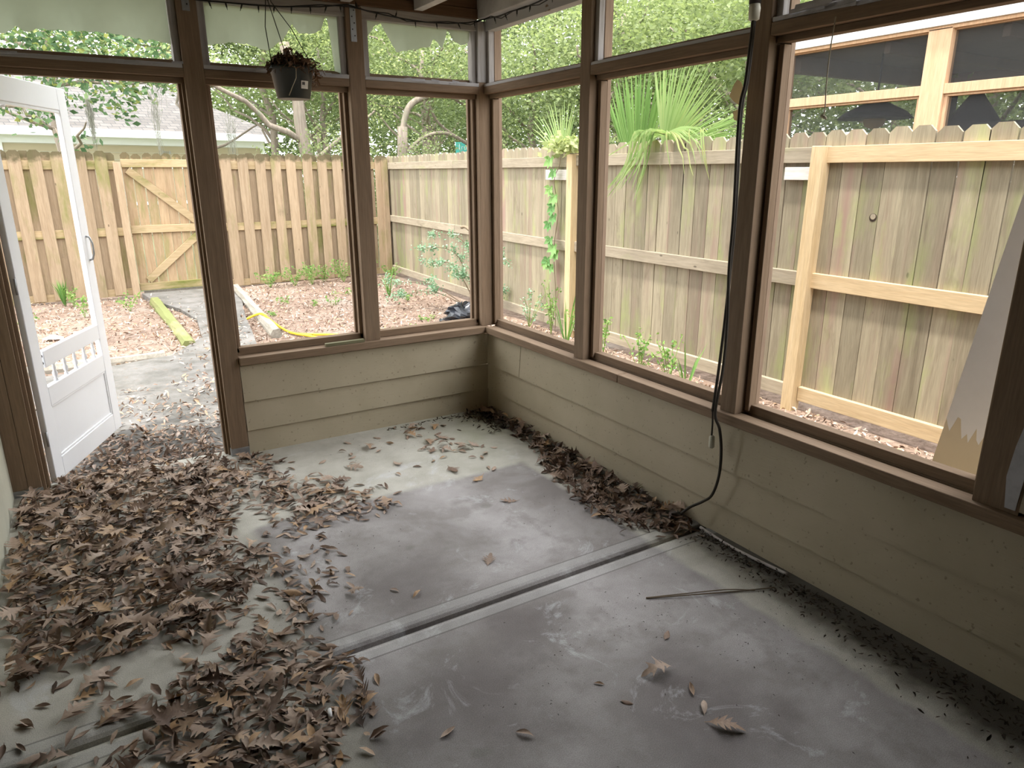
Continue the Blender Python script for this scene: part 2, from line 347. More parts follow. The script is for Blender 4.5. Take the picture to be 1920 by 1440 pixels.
fm.add([(-2.95,-2.08,-.028),(.12,-2.08,-.028),(.12,-2.04,-.028),(-2.95,-2.04,-.028)], [(0,1,2,3)])
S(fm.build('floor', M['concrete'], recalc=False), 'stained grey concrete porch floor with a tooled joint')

# knee walls: lap siding courses (bottom edge of every board stands out)
def courses(mb, along, p0, p1, zs, off, joints=()):
    """along 'x': plane y=0 facing -y ; 'y': plane x=0 facing -x"""
    for i in range(len(zs)-1):
        z0, z1 = zs[i], zs[i+1]; cuts = [p0]+[j for (k, j) in joints if k == i]+[p1]
        for a, b in zip(cuts[:-1], cuts[1:]):
            g = .0025; a2, b2 = a+(g if a != p0 else 0), b-(g if b != p1 else 0)
            prof = [(.0, z0), (-.020, z0), (-.004, z1-.0065), (.0, z1-.0065)]
            if along == 'x': vs = [(q, d+off, z) for q in (a2, b2) for d, z in prof]
            else: vs = [(d+off, q, z) for q in (a2, b2) for d, z in prof]
            mb.add(vs, [(0,3,2,1),(4,5,6,7),(0,1,5,4),(1,2,6,5),(2,3,7,6),(3,0,4,7)])
ZS = [-.005, .140, .318, .535]
w = MB(); w.box((-1.628,.03,-.005),(-.0,.085,.54)); courses(w, 'x', -1.628, .012, ZS, .012)
S(w.build('wall_back', M['siding']), 'low back wall of tan lap siding')
w = MB(); w.box((.03,-6.2,-.005),(.085,.0,.54)); courses(w, 'y', -6.2, .012, ZS, .012, joints=[(2,-.42)])
w.box((.02,-6.2,.54),(.085,-3.28,2.62)); courses(w, 'y', -6.2, -3.285, [.60+.18*i for i in range(12)], .012)
S(w.build('wall_right', M['siding']), 'low right wall of tan lap siding')
S(MB().box((-2.95,-6.2,-.02),(-2.79,.10,2.62)).build('wall_left', M['plasterL']), 'pale house wall left of the doorway')
S(MB().box((-2.95,-6.35,-.02),(.12,-6.2,2.62)).build('wall_front', M['ceil']))
S(MB().box((-3.1,-6.4,2.62),(.45,.45,2.70)).build('ceiling', M['ceil']))
# roof over it
S(MB().add([(-3.2,-6.5,2.72),(.5,-6.5,2.72),(.5,.5,2.72),(-3.2,.5,2.72),(-3.2,-6.5,3.2),(.5,-6.5,2.80),(.5,.5,2.80),(-3.2,.5,3.2)], [(0,1,2,3),(4,7,6,5),(0,4,5,1),(1,5,6,2),(2,6,7,3),(3,7,4,0)]).build('roof', M['shingle']))

TR = [0]
def trim(lab, root=True):
    TR[0] += 1; return S(empty('trim_%d' % TR[0]), lab)
def part(mb, name, mat, parent, bevel=0, label=None):
    o = mb.build(name, mat, parent, bevel)
    if label: o['label'] = label
    return o
# posts
def post(x0, x1, y0, y1, z0, lab, strap=None, base=False):
    t = trim(lab)
    part(MB().box((x0,y0,z0),(x1,y1,2.47)), 'post', M['brown'], t, .003)
    if strap:
        (sx0, sx1, sy, sz) = strap; m = MB().box((sx0, sy-.004, sz), (sx1, sy, 2.60))
        part(m, 'metal_strap', M['metal'], t, label='perforated galvanised metal strap')
        h = MB()
        for i in range(6):
            z = sz+.03+i*.032; x = (sx0+sx1)/2+(-.006 if i % 2 else .006); h.box((x-.003, sy-.006, z-.003), (x+.003, sy-.003, z+.003))
        part(h, 'strap_holes', M['ink'], t)
    if base: part(MB().box((x0-.004,y0-.006,0),(x1+.004,y1,.045)), 'post_base', M['metal'], t, .002, 'grey metal post base')
    return t
pd = post(-1.728, -1.632, -.004, .092, 0, 'brown door post between the doorway and the low wall', (-1.70,-1.665,-.004,2.36), True)
for x in (-1.742, -1.758): pass
part(MB().box((-1.742,.03,0),(-1.728,.085,2.03)), 'door_stop', M['brown'], pd, .002)
part(MB().box((-1.756,.055,0),(-1.742,.105,2.03)), 'door_stop', M['brown'], pd, .002)
post(-.868, -.775, -.004, .088, .585, 'brown post standing on the back sill', (-.845,-.812,-.004,2.29))
tcp = post(-.038, .088, -.0, .088, .585, 'brown corner post where both sills meet')
part(MB().box((-.0395,-.004,2.125),(.02,.0,2.47)).box((-.0425,-.004,2.125),(-.0385,.05,2.47)), 'weathered_face', M['greyZ'], tcp, .001, 'weathered grey upper face')
post(-.004, .088, -1.083, -1.002, .585, 'brown post on the right sill nearest the corner')
post(-.004, .088, -2.176, -2.092, .585, 'brown post on the right sill with the dark cord')
tc = post(-.006, .088, -3.285, -3.150, .585, 'wide brown post at the near end of the right sill')
part(MB().prism([(0,0),(.03,.0),(.035,.1),(.03,.2),(.042,.27),(.04,.36),(.012,.38),(.012,.30),(-.004,.2),(-.012,.1)], (-.008,-3.245,.60), (0,-1,0), (0,0,1), (1,0,0), .003), 'paint_patch', M['flake'], tc, label='patch of old grey white paint')
# left jamb of the doorway
tj = trim('brown door jamb against the pale house wall')
part(MB().box((-2.79,.0,0),(-2.725,.092,2.47)), 'jamb_board', M['brown'], tj, .002)
part(MB().box((-2.7235,.003,0),(-2.665,.092,2.47)), 'jamb_board', M['brown'], tj, .002)
part(MB().box((-2.665,.025,0),(-2.648,.095,2.05)), 'door_stop', M['brown'], tj, .002)
part(MB().box((-2.648,.055,0),(-2.632,.108,2.05)), 'door_stop', M['brown'], tj, .002)
part(MB().box((-2.79,-.004,0),(-2.66,.0,.035)), 'jamb_base', M['metal'], tj)

# window bays. each: sill part, outer stop, mid rail with weathered top, upper stops
WN = [0]
def bayX(x0, x1, lab, lower=True):
    WN[0] += 1; t = S(empty('window_%d' % WN[0]), lab)
    # rail
    part(MB().box((x0,-.002,2.058),(x1,.085,2.098)), 'mid_rail', M['brownX'], t, .002)
    part(MB().box((x0,-.003,2.0985),(x1,.05,2.118), .002), 'weathered_rail_strip', M['peelX'], t, .002, 'rail strip with peeling grey paint')
    part(MB().box((x0,.035,2.030),(x1,.082,2.058)), 'stop_strip', M['brownX'], t, .002)
    part(MB().box((x0,.055,2.118),(x1,.085,2.14)), 'stop_strip', M['brownX'], t, .002)
    # upper stops
    part(MB().box((x0,.02,2.118),(x0+.035,.07,2.44), .002), 'weathered_stop', M['greyZ'], t, .002)
    part(MB().box((x1-.035,.02,2.118),(x1,.07,2.44), .002), 'weathered_stop', M['greyZ'], t, .002)
    part(MB().box((x0,.012,2.415),(x1,.07,2.478), .002), 'head_strip', M['greyX'], t, .002)
    if lower:
        for a, b in ((x0, x0+.02), (x1-.02, x1)):
            part(MB().box((a,.05,.60),(b,.085,2.03)), 'stop_strip', M['brown'], t, .002)
        for a, b in ((x0, x0+.035), (x1-.035, x1)):
            part(MB().box((a,.0855,.60),(b,.108,2.10)), 'stop_strip', M['litZ'], t, .002)
        part(MB().box((x0,.05,.586),(x1,.108,.628)), 'stop_strip', M['brownX'], t, .002)
    return t
def bayY(y0, y1, lab, dz=0.):
    WN[0] += 1; t = S(empty('window_%d' % WN[0]), lab)
    part(MB().box((-.002,y0,2.058+dz),(.085,y1,2.102+dz)), 'mid_rail', M['brownY'], t, .002)
    part(MB().box((.0,y0,2.1025+dz),(.05,y1,2.118+dz), .002), 'weathered_rail_strip', M['flake'] if dz else M['peelY'], t, .002, 'rail strip with peeling grey paint')
    part(MB().box((.035,y0,2.034+dz),(.082,y1,2.058+dz)), 'stop_strip', M['brownY'], t, .002)
    part(MB().box((.055,y0,2.118+dz),(.085,y1,2.135+dz)), 'stop_strip', M['brownY'], t, .002)
    for a, b in ((y0, y0+.03), (y1-.03, y1)):
        part(MB().box((.02,a,2.118+dz),(.055,b,2.44), .002), 'weathered_stop', M['greyZ'], t, .002)
        part(MB().box((.0585,a-.001,2.118),(.108,b+.001,2.44)), 'stop_strip', M['litZ'], t, .002)
        part(MB().box((.045,a,.60),(.085,b-.008,2.03+dz)), 'stop_strip', M['brown'], t, .002)
        part(MB().box((.0855,a,.60),(.110,b,2.10)), 'stop_strip', M['litZ'], t, .002)
    part(MB().box((.012,y0,2.415),(.07,y1,2.478), .002), 'head_strip', M['peelY'], t, .002)
    part(MB().box((.06,y0,.586),(.110,y1,.626)), 'stop_strip', M['brownY'], t, .002)
    return t
b1 = bayX(-2.664, -1.729, 'upper opening above the doorway with torn screen', False)
b2 = bayX(-1.631, -.869, 'screenless back opening behind the hanging pot')
b3 = bayX(-.774, -.039, 'back opening next to the porch corner')
b4 = bayY(-1.001, -.001, 'right opening next to the porch corner')
b5 = bayY(-2.091, -1.084, 'middle opening of the right wall')
b6 = bayY(-3.149, -2.177, 'near opening of the right wall with peeling rail', .02)
# peeling flakes along the near rail
fl = MB()
for i in range(44):
    y = R(-3.1,-2.2); l = R(.05,.22); z = 2.128+R(-.014,.02); y2 = max(y-l,-3.14)
    fl.add([(-.006,y,z),(-.012-R(0,.012),y2,z+R(-.006,.006)),(-.006-R(0,.01),y2,z+R(.008,.02)),(-.002,y,z+R(.008,.018))], [(0,1,2,3)])
part(fl, 'peeling_paint', M['flake'], b6, label='curling grey white paint flakes')
fl = MB()
for i in range(34):
    x = R(-2.6,-.1)
    if -1.74 < x < -1.6 or -.9 < x < -.7: continue
    l = R(.03,.12); z = 2.104+R(-.006,.012); fl.add([(x,-.006,z),(x+l,-.008-R(0,.008),z+R(-.004,.004)),(x+l,-.006-R(0,.006),z+R(.006,.014)),(x,-.003,z+R(.006,.014))], [(0,1,2,3)])
part(fl, 'peeling_paint', M['flake'], b2, label='curling grey white paint flakes')
# sills
ts = trim('brown sill board capping the low back wall')
part(MB().box((-1.630,-.032,.540),(-.0,.045,.586)), 'sill_board', M['brownX'], ts, .004)
part(MB().box((-1.630,.046,.540),(.0,.112,.5855)), 'sill_board', M['brownX'], ts, .003)
ts = trim('brown sill board capping the low right wall')
part(MB().box((-.032,-1.42,.540),(.040,-.033,.586)), 'sill_board', M['brownY'], ts, .004)
part(MB().box((-.032,-3.60,.540),(.040,-1.423,.586)), 'sill_board', M['brownY'], ts, .004)
part(MB().box((.058,-3.60,.530),(.112,-.0,.5855)), 'sill_board', M['brownY'], ts, .003)
part(MB().box((.040,-3.60,.530),(.058,-.0,.552)), 'sill_groove', M['soil'], ts, label='dark dirty groove along the sill')
# headers, joists
th = trim('dark brown header boards over the back openings')
part(MB().box((-2.79,-.012,2.478),(-.03,.09,2.530)), 'header_board', M['woodY'], th, .002)
part(MB().box((-2.79,-.006,2.532),(-.03,.09,2.62)), 'header_board', M['woodY'], th, .002)
th = trim('grey white painted beam along the top of the right wall')
part(MB().box((-.045,-6.2,2.478),(.09,.0,2.62)), 'beam', M['whitepaint'], th, .003)
for i, x in enumerate((-.435, -.87, -1.31, -1.75, -2.19, -2.63)):
    t = trim('white painted ceiling joist, number %s from the porch corner' % ['one','two','three','four','five','six'][i])
    part(MB().box((x-.028,-6.2,2.483),(x+.028,-.013,2.62)), 'joist', M['whitepaint'], t, .003)

# torn screen fabric in the three upper back openings
def screen(poly, lab, y=.048):
    # poly: lower edge points left to right (x,z); top edge at 2.44
    m = MB(); n = len(poly); xs = np.linspace(poly[0][0], poly[-1][0], 60)
    px = [p[0] for p in poly]; pz = [p[1] for p in poly]; rows = 6
    for i, x in enumerate(xs):
        zb = np.interp(x, px, pz)+R(-.004,.004)
        for j in range(rows+1):
            z = 2.44+(zb-2.44)*j/rows
            yy = y+.006*math.sin(x*9)+(.014*math.sin(x*23+1)+R(-.002,.004))*(j/rows)**2
            m.v.append((x, yy, z))
    for i in range(59):
        for j in range(rows):
            a = i*(rows+1)+j; m.f.append((a, a+1, a+rows+2, a+rows+1)); m.sm.append(True)
    return tag(m.build('torn_screen', M['torn'], recalc=False), lab, 'screen', 'torn window screens')
screen([(-2.664,2.19),(-2.50,2.205),(-2.441,2.203),(-2.402,2.24),(-2.372,2.209),(-2.324,2.226),(-2.15,2.237),(-2.04,2.237),(-1.93,2.228),(-1.84,2.222),(-1.765,2.205)], 'widest piece of torn sage screen cloth, hanging above the doorway')
screen([(-1.598,2.218),(-1.50,2.234),(-1.39,2.242),(-1.297,2.216),(-1.208,2.275),(-1.149,2.358),(-1.119,2.317),(-1.045,2.323),(-.994,2.338),(-.965,2.425),(-.952,2.337),(-.948,2.214),(-.944,2.133),(-.903,2.122)], 'torn sage screen cloth with a long strip, behind the hanging pot')
screen([(-.74,2.315),(-.689,2.387),(-.65,2.407),(-.62,2.36),(-.58,2.313),(-.55,2.267),(-.447,2.286),(-.343,2.308),(-.317,2.357),(-.282,2.331),(-.255,2.304),(-.216,2.415),(-.182,2.35),(-.139,2.333),(-.085,2.348),(-.072,2.43)], 'torn sage screen cloth in the upper opening beside the porch corner')

# ------------------------------------------------------------------ the white screen door, standing open
A = Vector((-2.615,.085,0)); Bp = Vector((-2.258,.905,0)); dl = (Bp-A).length
rz = math.atan2(Bp.y-A.y, Bp.x-A.x)
dr = S(empty('door_1', (A.x,A.y,.012), rz), 'white wooden screen door standing open into the yard'); dr['category'] = 'door'; T2 = .016
def dbox(x0, x1, z0, z1, name, bev=.004, t=T2, lab=None): return part(MB().box((x0,-t,z0),(x1,t,z1)), name, M['door'], dr, bev, lab)
dbox(0, .095, 0, 2.03, 'hinge_stile'); dbox(dl-.10, dl, 0, 2.04, 'latch_stile'); dbox(.095, dl-.10, 1.92, 2.04, 'top_rail')
dbox(.115, dl-.10, .605, .695, 'cross_rail'); dbox(.095, dl-.10, .40, .505, 'cross_rail'); dbox(.095, dl-.10, 0, .115, 'bottom_rail')
part(MB().box((.095,-.006,.115),(dl-.10,.006,.40)), 'door_panel', M['door'], dr)
m = MB()
for (x0,x1,z0,z1) in ((.095,.107,.115,.40),(dl-.112,dl-.10,.115,.40),(.107,dl-.112,.115,.128),(.107,dl-.112,.388,.40)): m.box((x0,-.012,z0),(x1,.012,z1))
part(m, 'panel_moulding', M['door'], dr, .002)
part(MB().box((.095,-.012,1.905),(dl-.10,.012,1.92)), 'screen_bead', M['door'], dr, .002)
h = MB(); h.tube([(.1149,0,.63),(.1135,0,.63)], .009, 8); h.tube([(.1149,0,.668),(.1135,0,.668)], .009, 8); part(h, 'dowel_holes', M['ink'], dr)
for i in range(5):
    x = .225+i*.122
    pr = [(.011,0),(.012,.012),(.006,.018),(.012,.03),(.014,.045),(.007,.06),(.010,.07),(.007,.085),(.009,.1)]
    part(MB().lathe([(r, .505+z) for r, z in pr], 14, (x,0,0)), 'spindle', M['door'], dr)
sc = MB()
for k in range(14):
    a0 = k/13; sc.tube([(.095+.13*a0, 0, 1.90-.13*(1-math.sqrt(max(0,1-(1-a0)**2)))-.0)]*1+[(.095+.13*a0+.01,0,1.90-.13*(1-math.sqrt(max(0,1-(1-a0)**2)))+.006)], .012, 6)
part(sc, 'corner_scroll', M['door'], dr)
hd = MB().tube([(dl-.05,-.016,1.22),(dl-.05,-.034,1.215),(dl-.05,-.046,1.18),(dl-.05,-.046,1.12),(dl-.05,-.034,1.085),(dl-.05,-.016,1.08)], .006, 8)
part(hd, 'door_handle', M['metal'], dr, label='curved metal pull handle')
for z in (.25, 1.05, 1.8): part(MB().tube([(-.006,-.012,z-.04),(-.006,-.012,z+.04)], .006, 8), 'hinge', M['metal'], dr)

gd = S(empty('added_dark_door', (-2.79,-2.9,0)), 'dark door added out of view on the pale left wall to cut bounce light'); gd['category'] = 'door'  # added dark panel, swallows light the left wall would bounce across
part(MB().box((.0,-.98,.0),(.03,.98,2.1)), 'door_panel', M['darkin'], gd); 
for a, b in ((-1.05,-.98),(.98,1.05)): part(MB().box((.0,a,.0),(.04,b,2.17)), 'door_casing', M['brown'], gd)
part(MB().box((.0,-.98,2.1),(.04,.98,2.17)), 'door_casing', M['brownY'], gd)

# ------------------------------------------------------------------ hanging pot
P0 = Vector((-1.25,-.225,1.955))
pot = empty('hanging_planter', P0, 0, label='black plastic pot of dead plant hanging from the joists', cat='hanging planter')
part(MB().lathe([(.078,0),(.082,.004),(.104,.130),(.112,.131),(.114,.150),(.108,.152),(.102,.135),(.10,.13)], 40, cap=True), 'pot', M['pot'], pot)
part(MB().lathe([(.0,.128),(.10,.128)], 32, cap=False), 'soil', M['soil'], pot)
hook = Vector((-1.305+1.25,-.10+.225,2.475-1.955))
hk = MB().tube([hook+Vector((0,0,.02)), hook, hook+Vector((.008,0,-.03)), hook+Vector((-.006,0,-.045))], .004, 6); part(hk, 'hook', M['black'], pot)
for a, sp in ((200, -.012), (75, .0), (-25, .014)):
    e = Vector((.112*math.cos(math.radians(a)), .112*math.sin(math.radians(a)), .145)); top = hook+Vector((sp,0,-.05)); mid = top.lerp(e,.4)+Vector((sp*1.2,0,0))
    part(MB().tube([top+Vector((0,0,.03)), top, mid, e], .0022, 6), 'hanger_wire', M['black'], pot)
# dead plant
dv, df, dt = [], [], []
for i in range(900):
    a = R(0,6.28); r0 = .09*math.sqrt(random.random()); p = Vector((r0*math.cos(a), r0*math.sin(a), .135+R(0,.085)*(1-(r0/.1)**2)+R(0,.03)))
    over = random.random() < .25
    if over: k_ = R(.1,.135)*(1+.12*math.cos(a)); p = Vector((k_*math.cos(a), k_*math.sin(a), .155+R(-.075 if math.cos(a) > .5 else -.02,.03)))
    d = Vector((R(-1,1),R(-1,1),R(-.4,1) if not over else R(-1,.2))).normalized(); s_ = d.cross(Vector((R(-1,1),R(-1,1),R(-1,1)))).normalized(); L = R(.015,.04); W = R(.002,.008)
    b = len(dv); dv += [p-s_*W, p+s_*W, p+d*L+s_*W*.6+Vector((0,0,-.006)), p+d*L-s_*W*.6+Vector((0,0,-.006))]; df.append((b,b+1,b+2,b+3)); dt.append(random.random())
npmesh('dead_plant', np.array(dv), np.array(df), M['deadplant'], dt, pot)
tv = math.radians(-62)
part(MB().tube([(.085*math.cos(math.radians(255)),.085*math.sin(math.radians(255))-.02,.16),(-.01,-.118,.13),(-.012,-.112,.09),(-.03,-.100,.05),(-.045,-.080,.01)], .002, 6), 'twine', M['string'], pot, label='loose pale twine')
def potpt(ang, z, off): 
    r = .082+(.104-.082)*z/.130+off; return (r*math.cos(ang), r*math.sin(ang), z)
def potpatch(a0, a1, z0, z1, off, nm, mt, par):
    m = MB(); N = 6
    for i in range(N+1):
        a = a0+(a1-a0)*i/N; m.v += [potpt(a, z0, off), potpt(a, z1, off)]
    for i in range(N): m.f.append((2*i,2*i+2,2*i+3,2*i+1)); m.sm.append(True)
    return m.build(nm, mt, par, recalc=False)
c0 = math.radians(-80)
lb = potpatch(c0, c0+.46, .045, .082, .0012, 'sticker', M['label'], pot); lb['label'] = 'small white price sticker'
for k in range(4): potpatch(c0+.06+k*.045, c0+.06+k*.045+.03, .062, .076, .002, 'sticker_print', M['ink'], lb)

# ------------------------------------------------------------------ string lights along the headers
sl = empty('string_lights', (0,0,2.44), 0, label='dark string of tiny lights along the header', cat='string lights')
pts = [(-1.75,-.02,2.415),(-1.618,-.035,2.408),(-1.378,-.03,2.414),(-1.217,-.03,2.421),(-1.019,-.03,2.441),(-.865,-.03,2.468),(-.751,-.03,2.447),(-.64,-.03,2.436),(-.53,-.03,2.428),(-.40,-.03,2.424),(-.26,-.03,2.430),(-.12,-.035,2.446),(-.045,-.04,2.466),(-.05,-.16,2.458),(-.05,-.28,2.448),(-.05,-.40,2.452),(-.05,-.54,2.445),(-.05,-.67,2.45),(-.05,-.95,2.47)]
pl = [(x, y, z-2.44) for x, y, z in pts]
part(MB().tube(pl, .0038, 6), 'cable', M['black'], sl)
part(MB().tube([(x+.01, y-.004, z+.012*math.sin(i*2.1)) for i, (x, y, z) in enumerate(pl[3:])], .0028, 6), 'cable', M['black'], sl)
tot = 0
for i in range(1, len(pl)-1):
    p, q = Vector(pl[i]), Vector(pl[i+1]); k = max(1, int((q-p).length/.075))
    for j in range(k):
        c = p.lerp(q, (j+.5)/k); up = 1 if random.random() < .22 else -1; d = Vector((R(-.5,.5), R(-.2,.1), up)).normalized()
        part(MB().tube([c, c+d*.022, c+d*.0225, c+d*.036], [.0042,.0038,.0022,.001], 6), 'bulb', M['black'], sl); tot += 1

# ------------------------------------------------------------------ extension cord on the right post, scrap of paper, pull string
def spline(pts, n=8):
    pts = [Vector(p) for p in pts]; out = []
    for i in range(len(pts)-1):
        p0, p1, p2, p3 = pts[max(i-1,0)], pts[i], pts[i+1], pts[min(i+2,len(pts)-1)]
        for j in range(n):
            t = j/n; out.append(.5*((2*p1)+(-p0+p2)*t+(2*p0-5*p1+4*p2-p3)*t*t+(-p0+3*p1-3*p2+p3)*t**3))
    return out+[pts[-1]]
ec = empty('extension_cord', (-.1,-2.15,0), 0, label='dark extension cord hanging down the right post to the floor', cat='cord')
L = lambda ps: [(x+.1, y+2.15, z) for x, y, z in ps]
part(MB().tube(spline(L([(-.09,-2.167,2.47),(-.09,-2.170,2.25),(-.09,-2.172,2.10),(-.085,-2.160,1.92),(-.088,-2.146,1.80),(-.085,-2.158,1.43),(-.085,-2.156,1.22),(-.085,-2.150,1.00),(-.085,-2.140,.80),(-.085,-2.125,.60)])), .0064, 8), 'cord_strand', M['cordm'], ec)
part(MB().tube(spline(L([(-.095,-2.172,2.12),(-.094,-2.160,1.92),(-.10,-2.148,1.80),(-.098,-2.16,1.43),(-.095,-2.158,1.22),(-.09,-2.168,1.0),(-.09,-2.166,.80),(-.085,-2.14,.60),(-.06,-2.150,.52),(-.055,-2.165,.42),(-.05,-2.16,.30),(-.055,-2.135,.2),(-.06,-2.09,.15),(-.075,-2.03,.10),(-.10,-2.0,.06)])), .0064, 8), 'cord_strand', M['cordm'], ec)
part(MB().tube(spline(L([(-.085,-2.125,.60),(-.06,-2.108,.53),(-.055,-2.104,.47)])), .004, 8), 'cord_strand', M['cordm'], ec)
part(MB().tube(L([(-.055,-2.104,.475),(-.055,-2.106,.47),(-.055,-2.108,.425),(-.055,-2.108,.418)]), [.008,.013,.014,.008], 10), 'plug', M['plug'], ec, label='pale plug end')
part(MB().tube(L([(-.09,-2.170,2.118),(-.09,-2.1695,2.124),(-.09,-2.169,2.16),(-.09,-2.168,2.175)]), [.008,.019,.021,.019], 12), 'socket_end', M['plug'], ec, label='pale end of the socket')
part(MB().tube(L([(-.09,-2.168,2.176),(-.09,-2.167,2.30),(-.09,-2.167,2.40)]), [.021,.02,.014], 12), 'socket_body', M['cordm'], ec)
# scrap
sm = MB(); poly = [(.0,.03),(.012,.045),(.03,.035),(.05,.0),(.055,-.03),(.045,-.05),(.055,-.07),(.05,-.09),(.03,-.105),(.012,-.10),(.004,-.07),(.03,-.062),(.035,-.052),(.0,-.03),(-.018,-.012),(-.014,.0)]
for k in range(2): pass
sm.prism(poly, (-.080,-2.092,1.885), (.1,-.99,0), (0,0,1), (1,.1,0), .003)
tag(sm.build('paper_scrap', M['paper'], bevel=.001), 'torn tan scrap caught beside the cord on the right post', 'scrap')
ps = empty('pull_string', (-.02,-2.455,1.77), 0, label='thin knotted string hanging from the near right rail', cat='string')
part(MB().tube(spline([(.005,.0,.325),(-.004,.0,.22),(-.006,-.002,.12),(.0,-.003,.04),(.002,.0,.012)]), .0022, 6), 'string', M['string'], ps)
part(MB().tube([(.002,.004,.016),(.0,.006,.01),(-.002,-.008,.004),(0,-.014,0)], [.003,.006,.006,.003], 8), 'knot', M['string'], ps)
tag(MB().box((-1.13,-.024,.5865),(-.885,.006,.6045)).build('wood_scrap', M['scrapwood'], bevel=.002), 'short mossy wood strip lying on the back sill', 'wood scrap')

# ------------------------------------------------------------------ dry leaves
def oak_shape(v):
    # rows (midrib position, outline position, half width): side lobes point toward the tip
    rg = random.Random(100+v); half = [(0,0,.010),(.12,.12,.016)]; t = .17; n = 3+v % 2; st = .58/n
    half.append((t,t,.035))
    for i in range(n):
        wd = ((.20,.33,.25),(.16,.28,.31,.20))[v % 2][i]*rg.uniform(.85,1.15); fw = rg.uniform(.16,.24)
        half += [(t+st*.25,t+fw*.42,wd*.55),(t+st*.5,t+fw,wd),(t+st*.72,t+fw*.72+.02,wd*.5),(t+st,t+st+.01,.05+.012*i)]; t += st
    half += [(.85,.86,.075),(.92,.92,.06),(1.0,1.0,.0)]
    return half
def narrow_shape(v):
    rg = random.Random(300+v); w = rg.uniform(.12,.18)
    return [(t,t,q) for t, q in ((0,.01),(.08,.012),(.2,w*.6),(.38,w),(.58,w*1.02),(.78,w*.7),(.92,w*.3),(1,.0))]
def leaf_verts(half, size, curl, fold, twist):
    vs, fs = [], []; asym = .88+.24*((fold*7.3+twist*3.1) % 1)
    for i, (tm, to, w) in enumerate(half):
        for s_ in (-1, 0, 1):
            t = tm if s_ == 0 else to; y = s_*w*(asym if s_ > 0 else 1)
            z = curl*math.sin(math.pi*min(t,1)) if curl > 0 else -curl*((t-.5)**2*4)
            z += fold*abs(y)*(1+.25*math.sin(5*t+2*s_)); ph = twist*(t-.5)
            vs.append(((t-.5)*size, (y*math.cos(ph)-z*math.sin(ph)*.3)*size, (z+y*math.sin(ph))*size))
    for i in range(len(half)-1):
        a = 3*i; fs += [(a,a+1,a+4,a+3),(a+1,a+2,a+5,a+4)]
    mz = min(v[2] for v in vs); return [(x,y,z-mz) for x,y,z in vs], fs
def leaf_mesh(name, half, size, curl, fold, twist):
    vs, fs = leaf_verts(half, size, curl, fold, twist); me = bpy.data.meshes.new(name); me.from_pydata(vs, [], fs); me.materials.append(M['dryleaf'])
    me.polygons.foreach_set('use_smooth', [True]*len(fs)); me.update(); return me
OAK = [leaf_mesh('oak_leaf', oak_shape(v), .115+.012*(v % 3), (-.10,.12,.08,-.16,.2,-.05,.15,-.12)[v], (.22,.12,-.15,.3,.15,.22,.35,-.12)[v], (.5,-.6,.9,.2,-.9,.4,1.1,-.4)[v]) for v in range(8)]
NAR = [leaf_mesh('oblong_leaf', narrow_shape(v), .062+.006*(v % 3), (-.08,.1,.05,-.14,.12,.03)[v], (.8,.35,-.5,1.2,.5,.9)[v], (.4,-.8,.6,.2,-1.0,.5)[v]) for v in range(6)]
def inpoly(x, y, P):
    c = False; j = len(P)-1
    for i in range(len(P)):
        if (P[i][1] > y) != (P[j][1] > y) and x < (P[j][0]-P[i][0])*(y-P[i][1])/(P[j][1]-P[i][1])+P[i][0]: c = not c
        j = i
    return c
D1 = [(-2.77,.10),(-1.76,.02),(-1.80,-.35),(-1.86,-.68),(-1.95,-1.0),(-1.93,-1.42),(-2.08,-1.74),(-2.29,-1.69),(-2.5,-1.62),(-2.62,-1.66),(-2.77,-1.68)]
D1b = [(-1.74,-.02),(-1.55,-.14),(-1.49,-.50),(-1.36,-.72),(-1.20,-.86),(-1.18,-1.14),(-1.44,-1.14),(-1.72,-1.05),(-1.80,-.6)]
D2 = [(-1.99,-1.77),(-1.86,-1.98),(-1.72,-2.14),(-1.80,-2.31),(-1.83,-2.46),(-1.96,-2.54),(-2.3,-2.56),(-2.52,-2.52),(-2.5,-2.20),(-2.31,-2.06),(-2.33,-1.92),(-2.15,-1.84)]
D3 = [(-1.85,-1.05),(-1.62,-1.10),(-1.62,-1.45),(-1.74,-1.85),(-1.95,-1.85),(-1.88,-1.4)]
DR = [(-.02,-.02),(-.20,-.05),(-.10,-.20),(-.11,-.5),(-.19,-.92),(-.30,-1.29),(-.38,-1.66),(-.31,-1.94),(-.15,-2.10),(-.02,-2.06)]
OUT = [(-2.6,.12),(-1.75,.12),(-1.0,1.3),(-.9,2.4),(-2.3,2.5),(-2.9,1.0)]
def inbox(P): return (min(p[0] for p in P), max(p[0] for p in P), min(p[1] for p in P), max(p[1] for p in P))
def sample(P, soft=.0):
    x0,x1,y0,y1 = inbox(P)
    while True:
        x, y = R(x0,x1), R(y0,y1)
        if inpoly(x, y, P): return x+random.gauss(0,soft), y+random.gauss(0,soft)
def pile(x, y):
    h = 0.
    if inpoly(x, y, D1): h = .012+.045*max(0, 1-abs(x+2.6)/.6)*max(0, 1-abs(y+.9)/1.1)+.015
    elif inpoly(x, y, DR): h = .03*max(0, 1-abs(x)/.25)+.006
    elif inpoly(x, y, D2) or inpoly(x, y, D1b): h = .012
    return h
def ok_in(x, y): return -2.76 < x < -.03 and (y < -.05 or -2.6 < x < -1.79)
def clearbox(x, y): return (x < -2.62 and y > -.07)
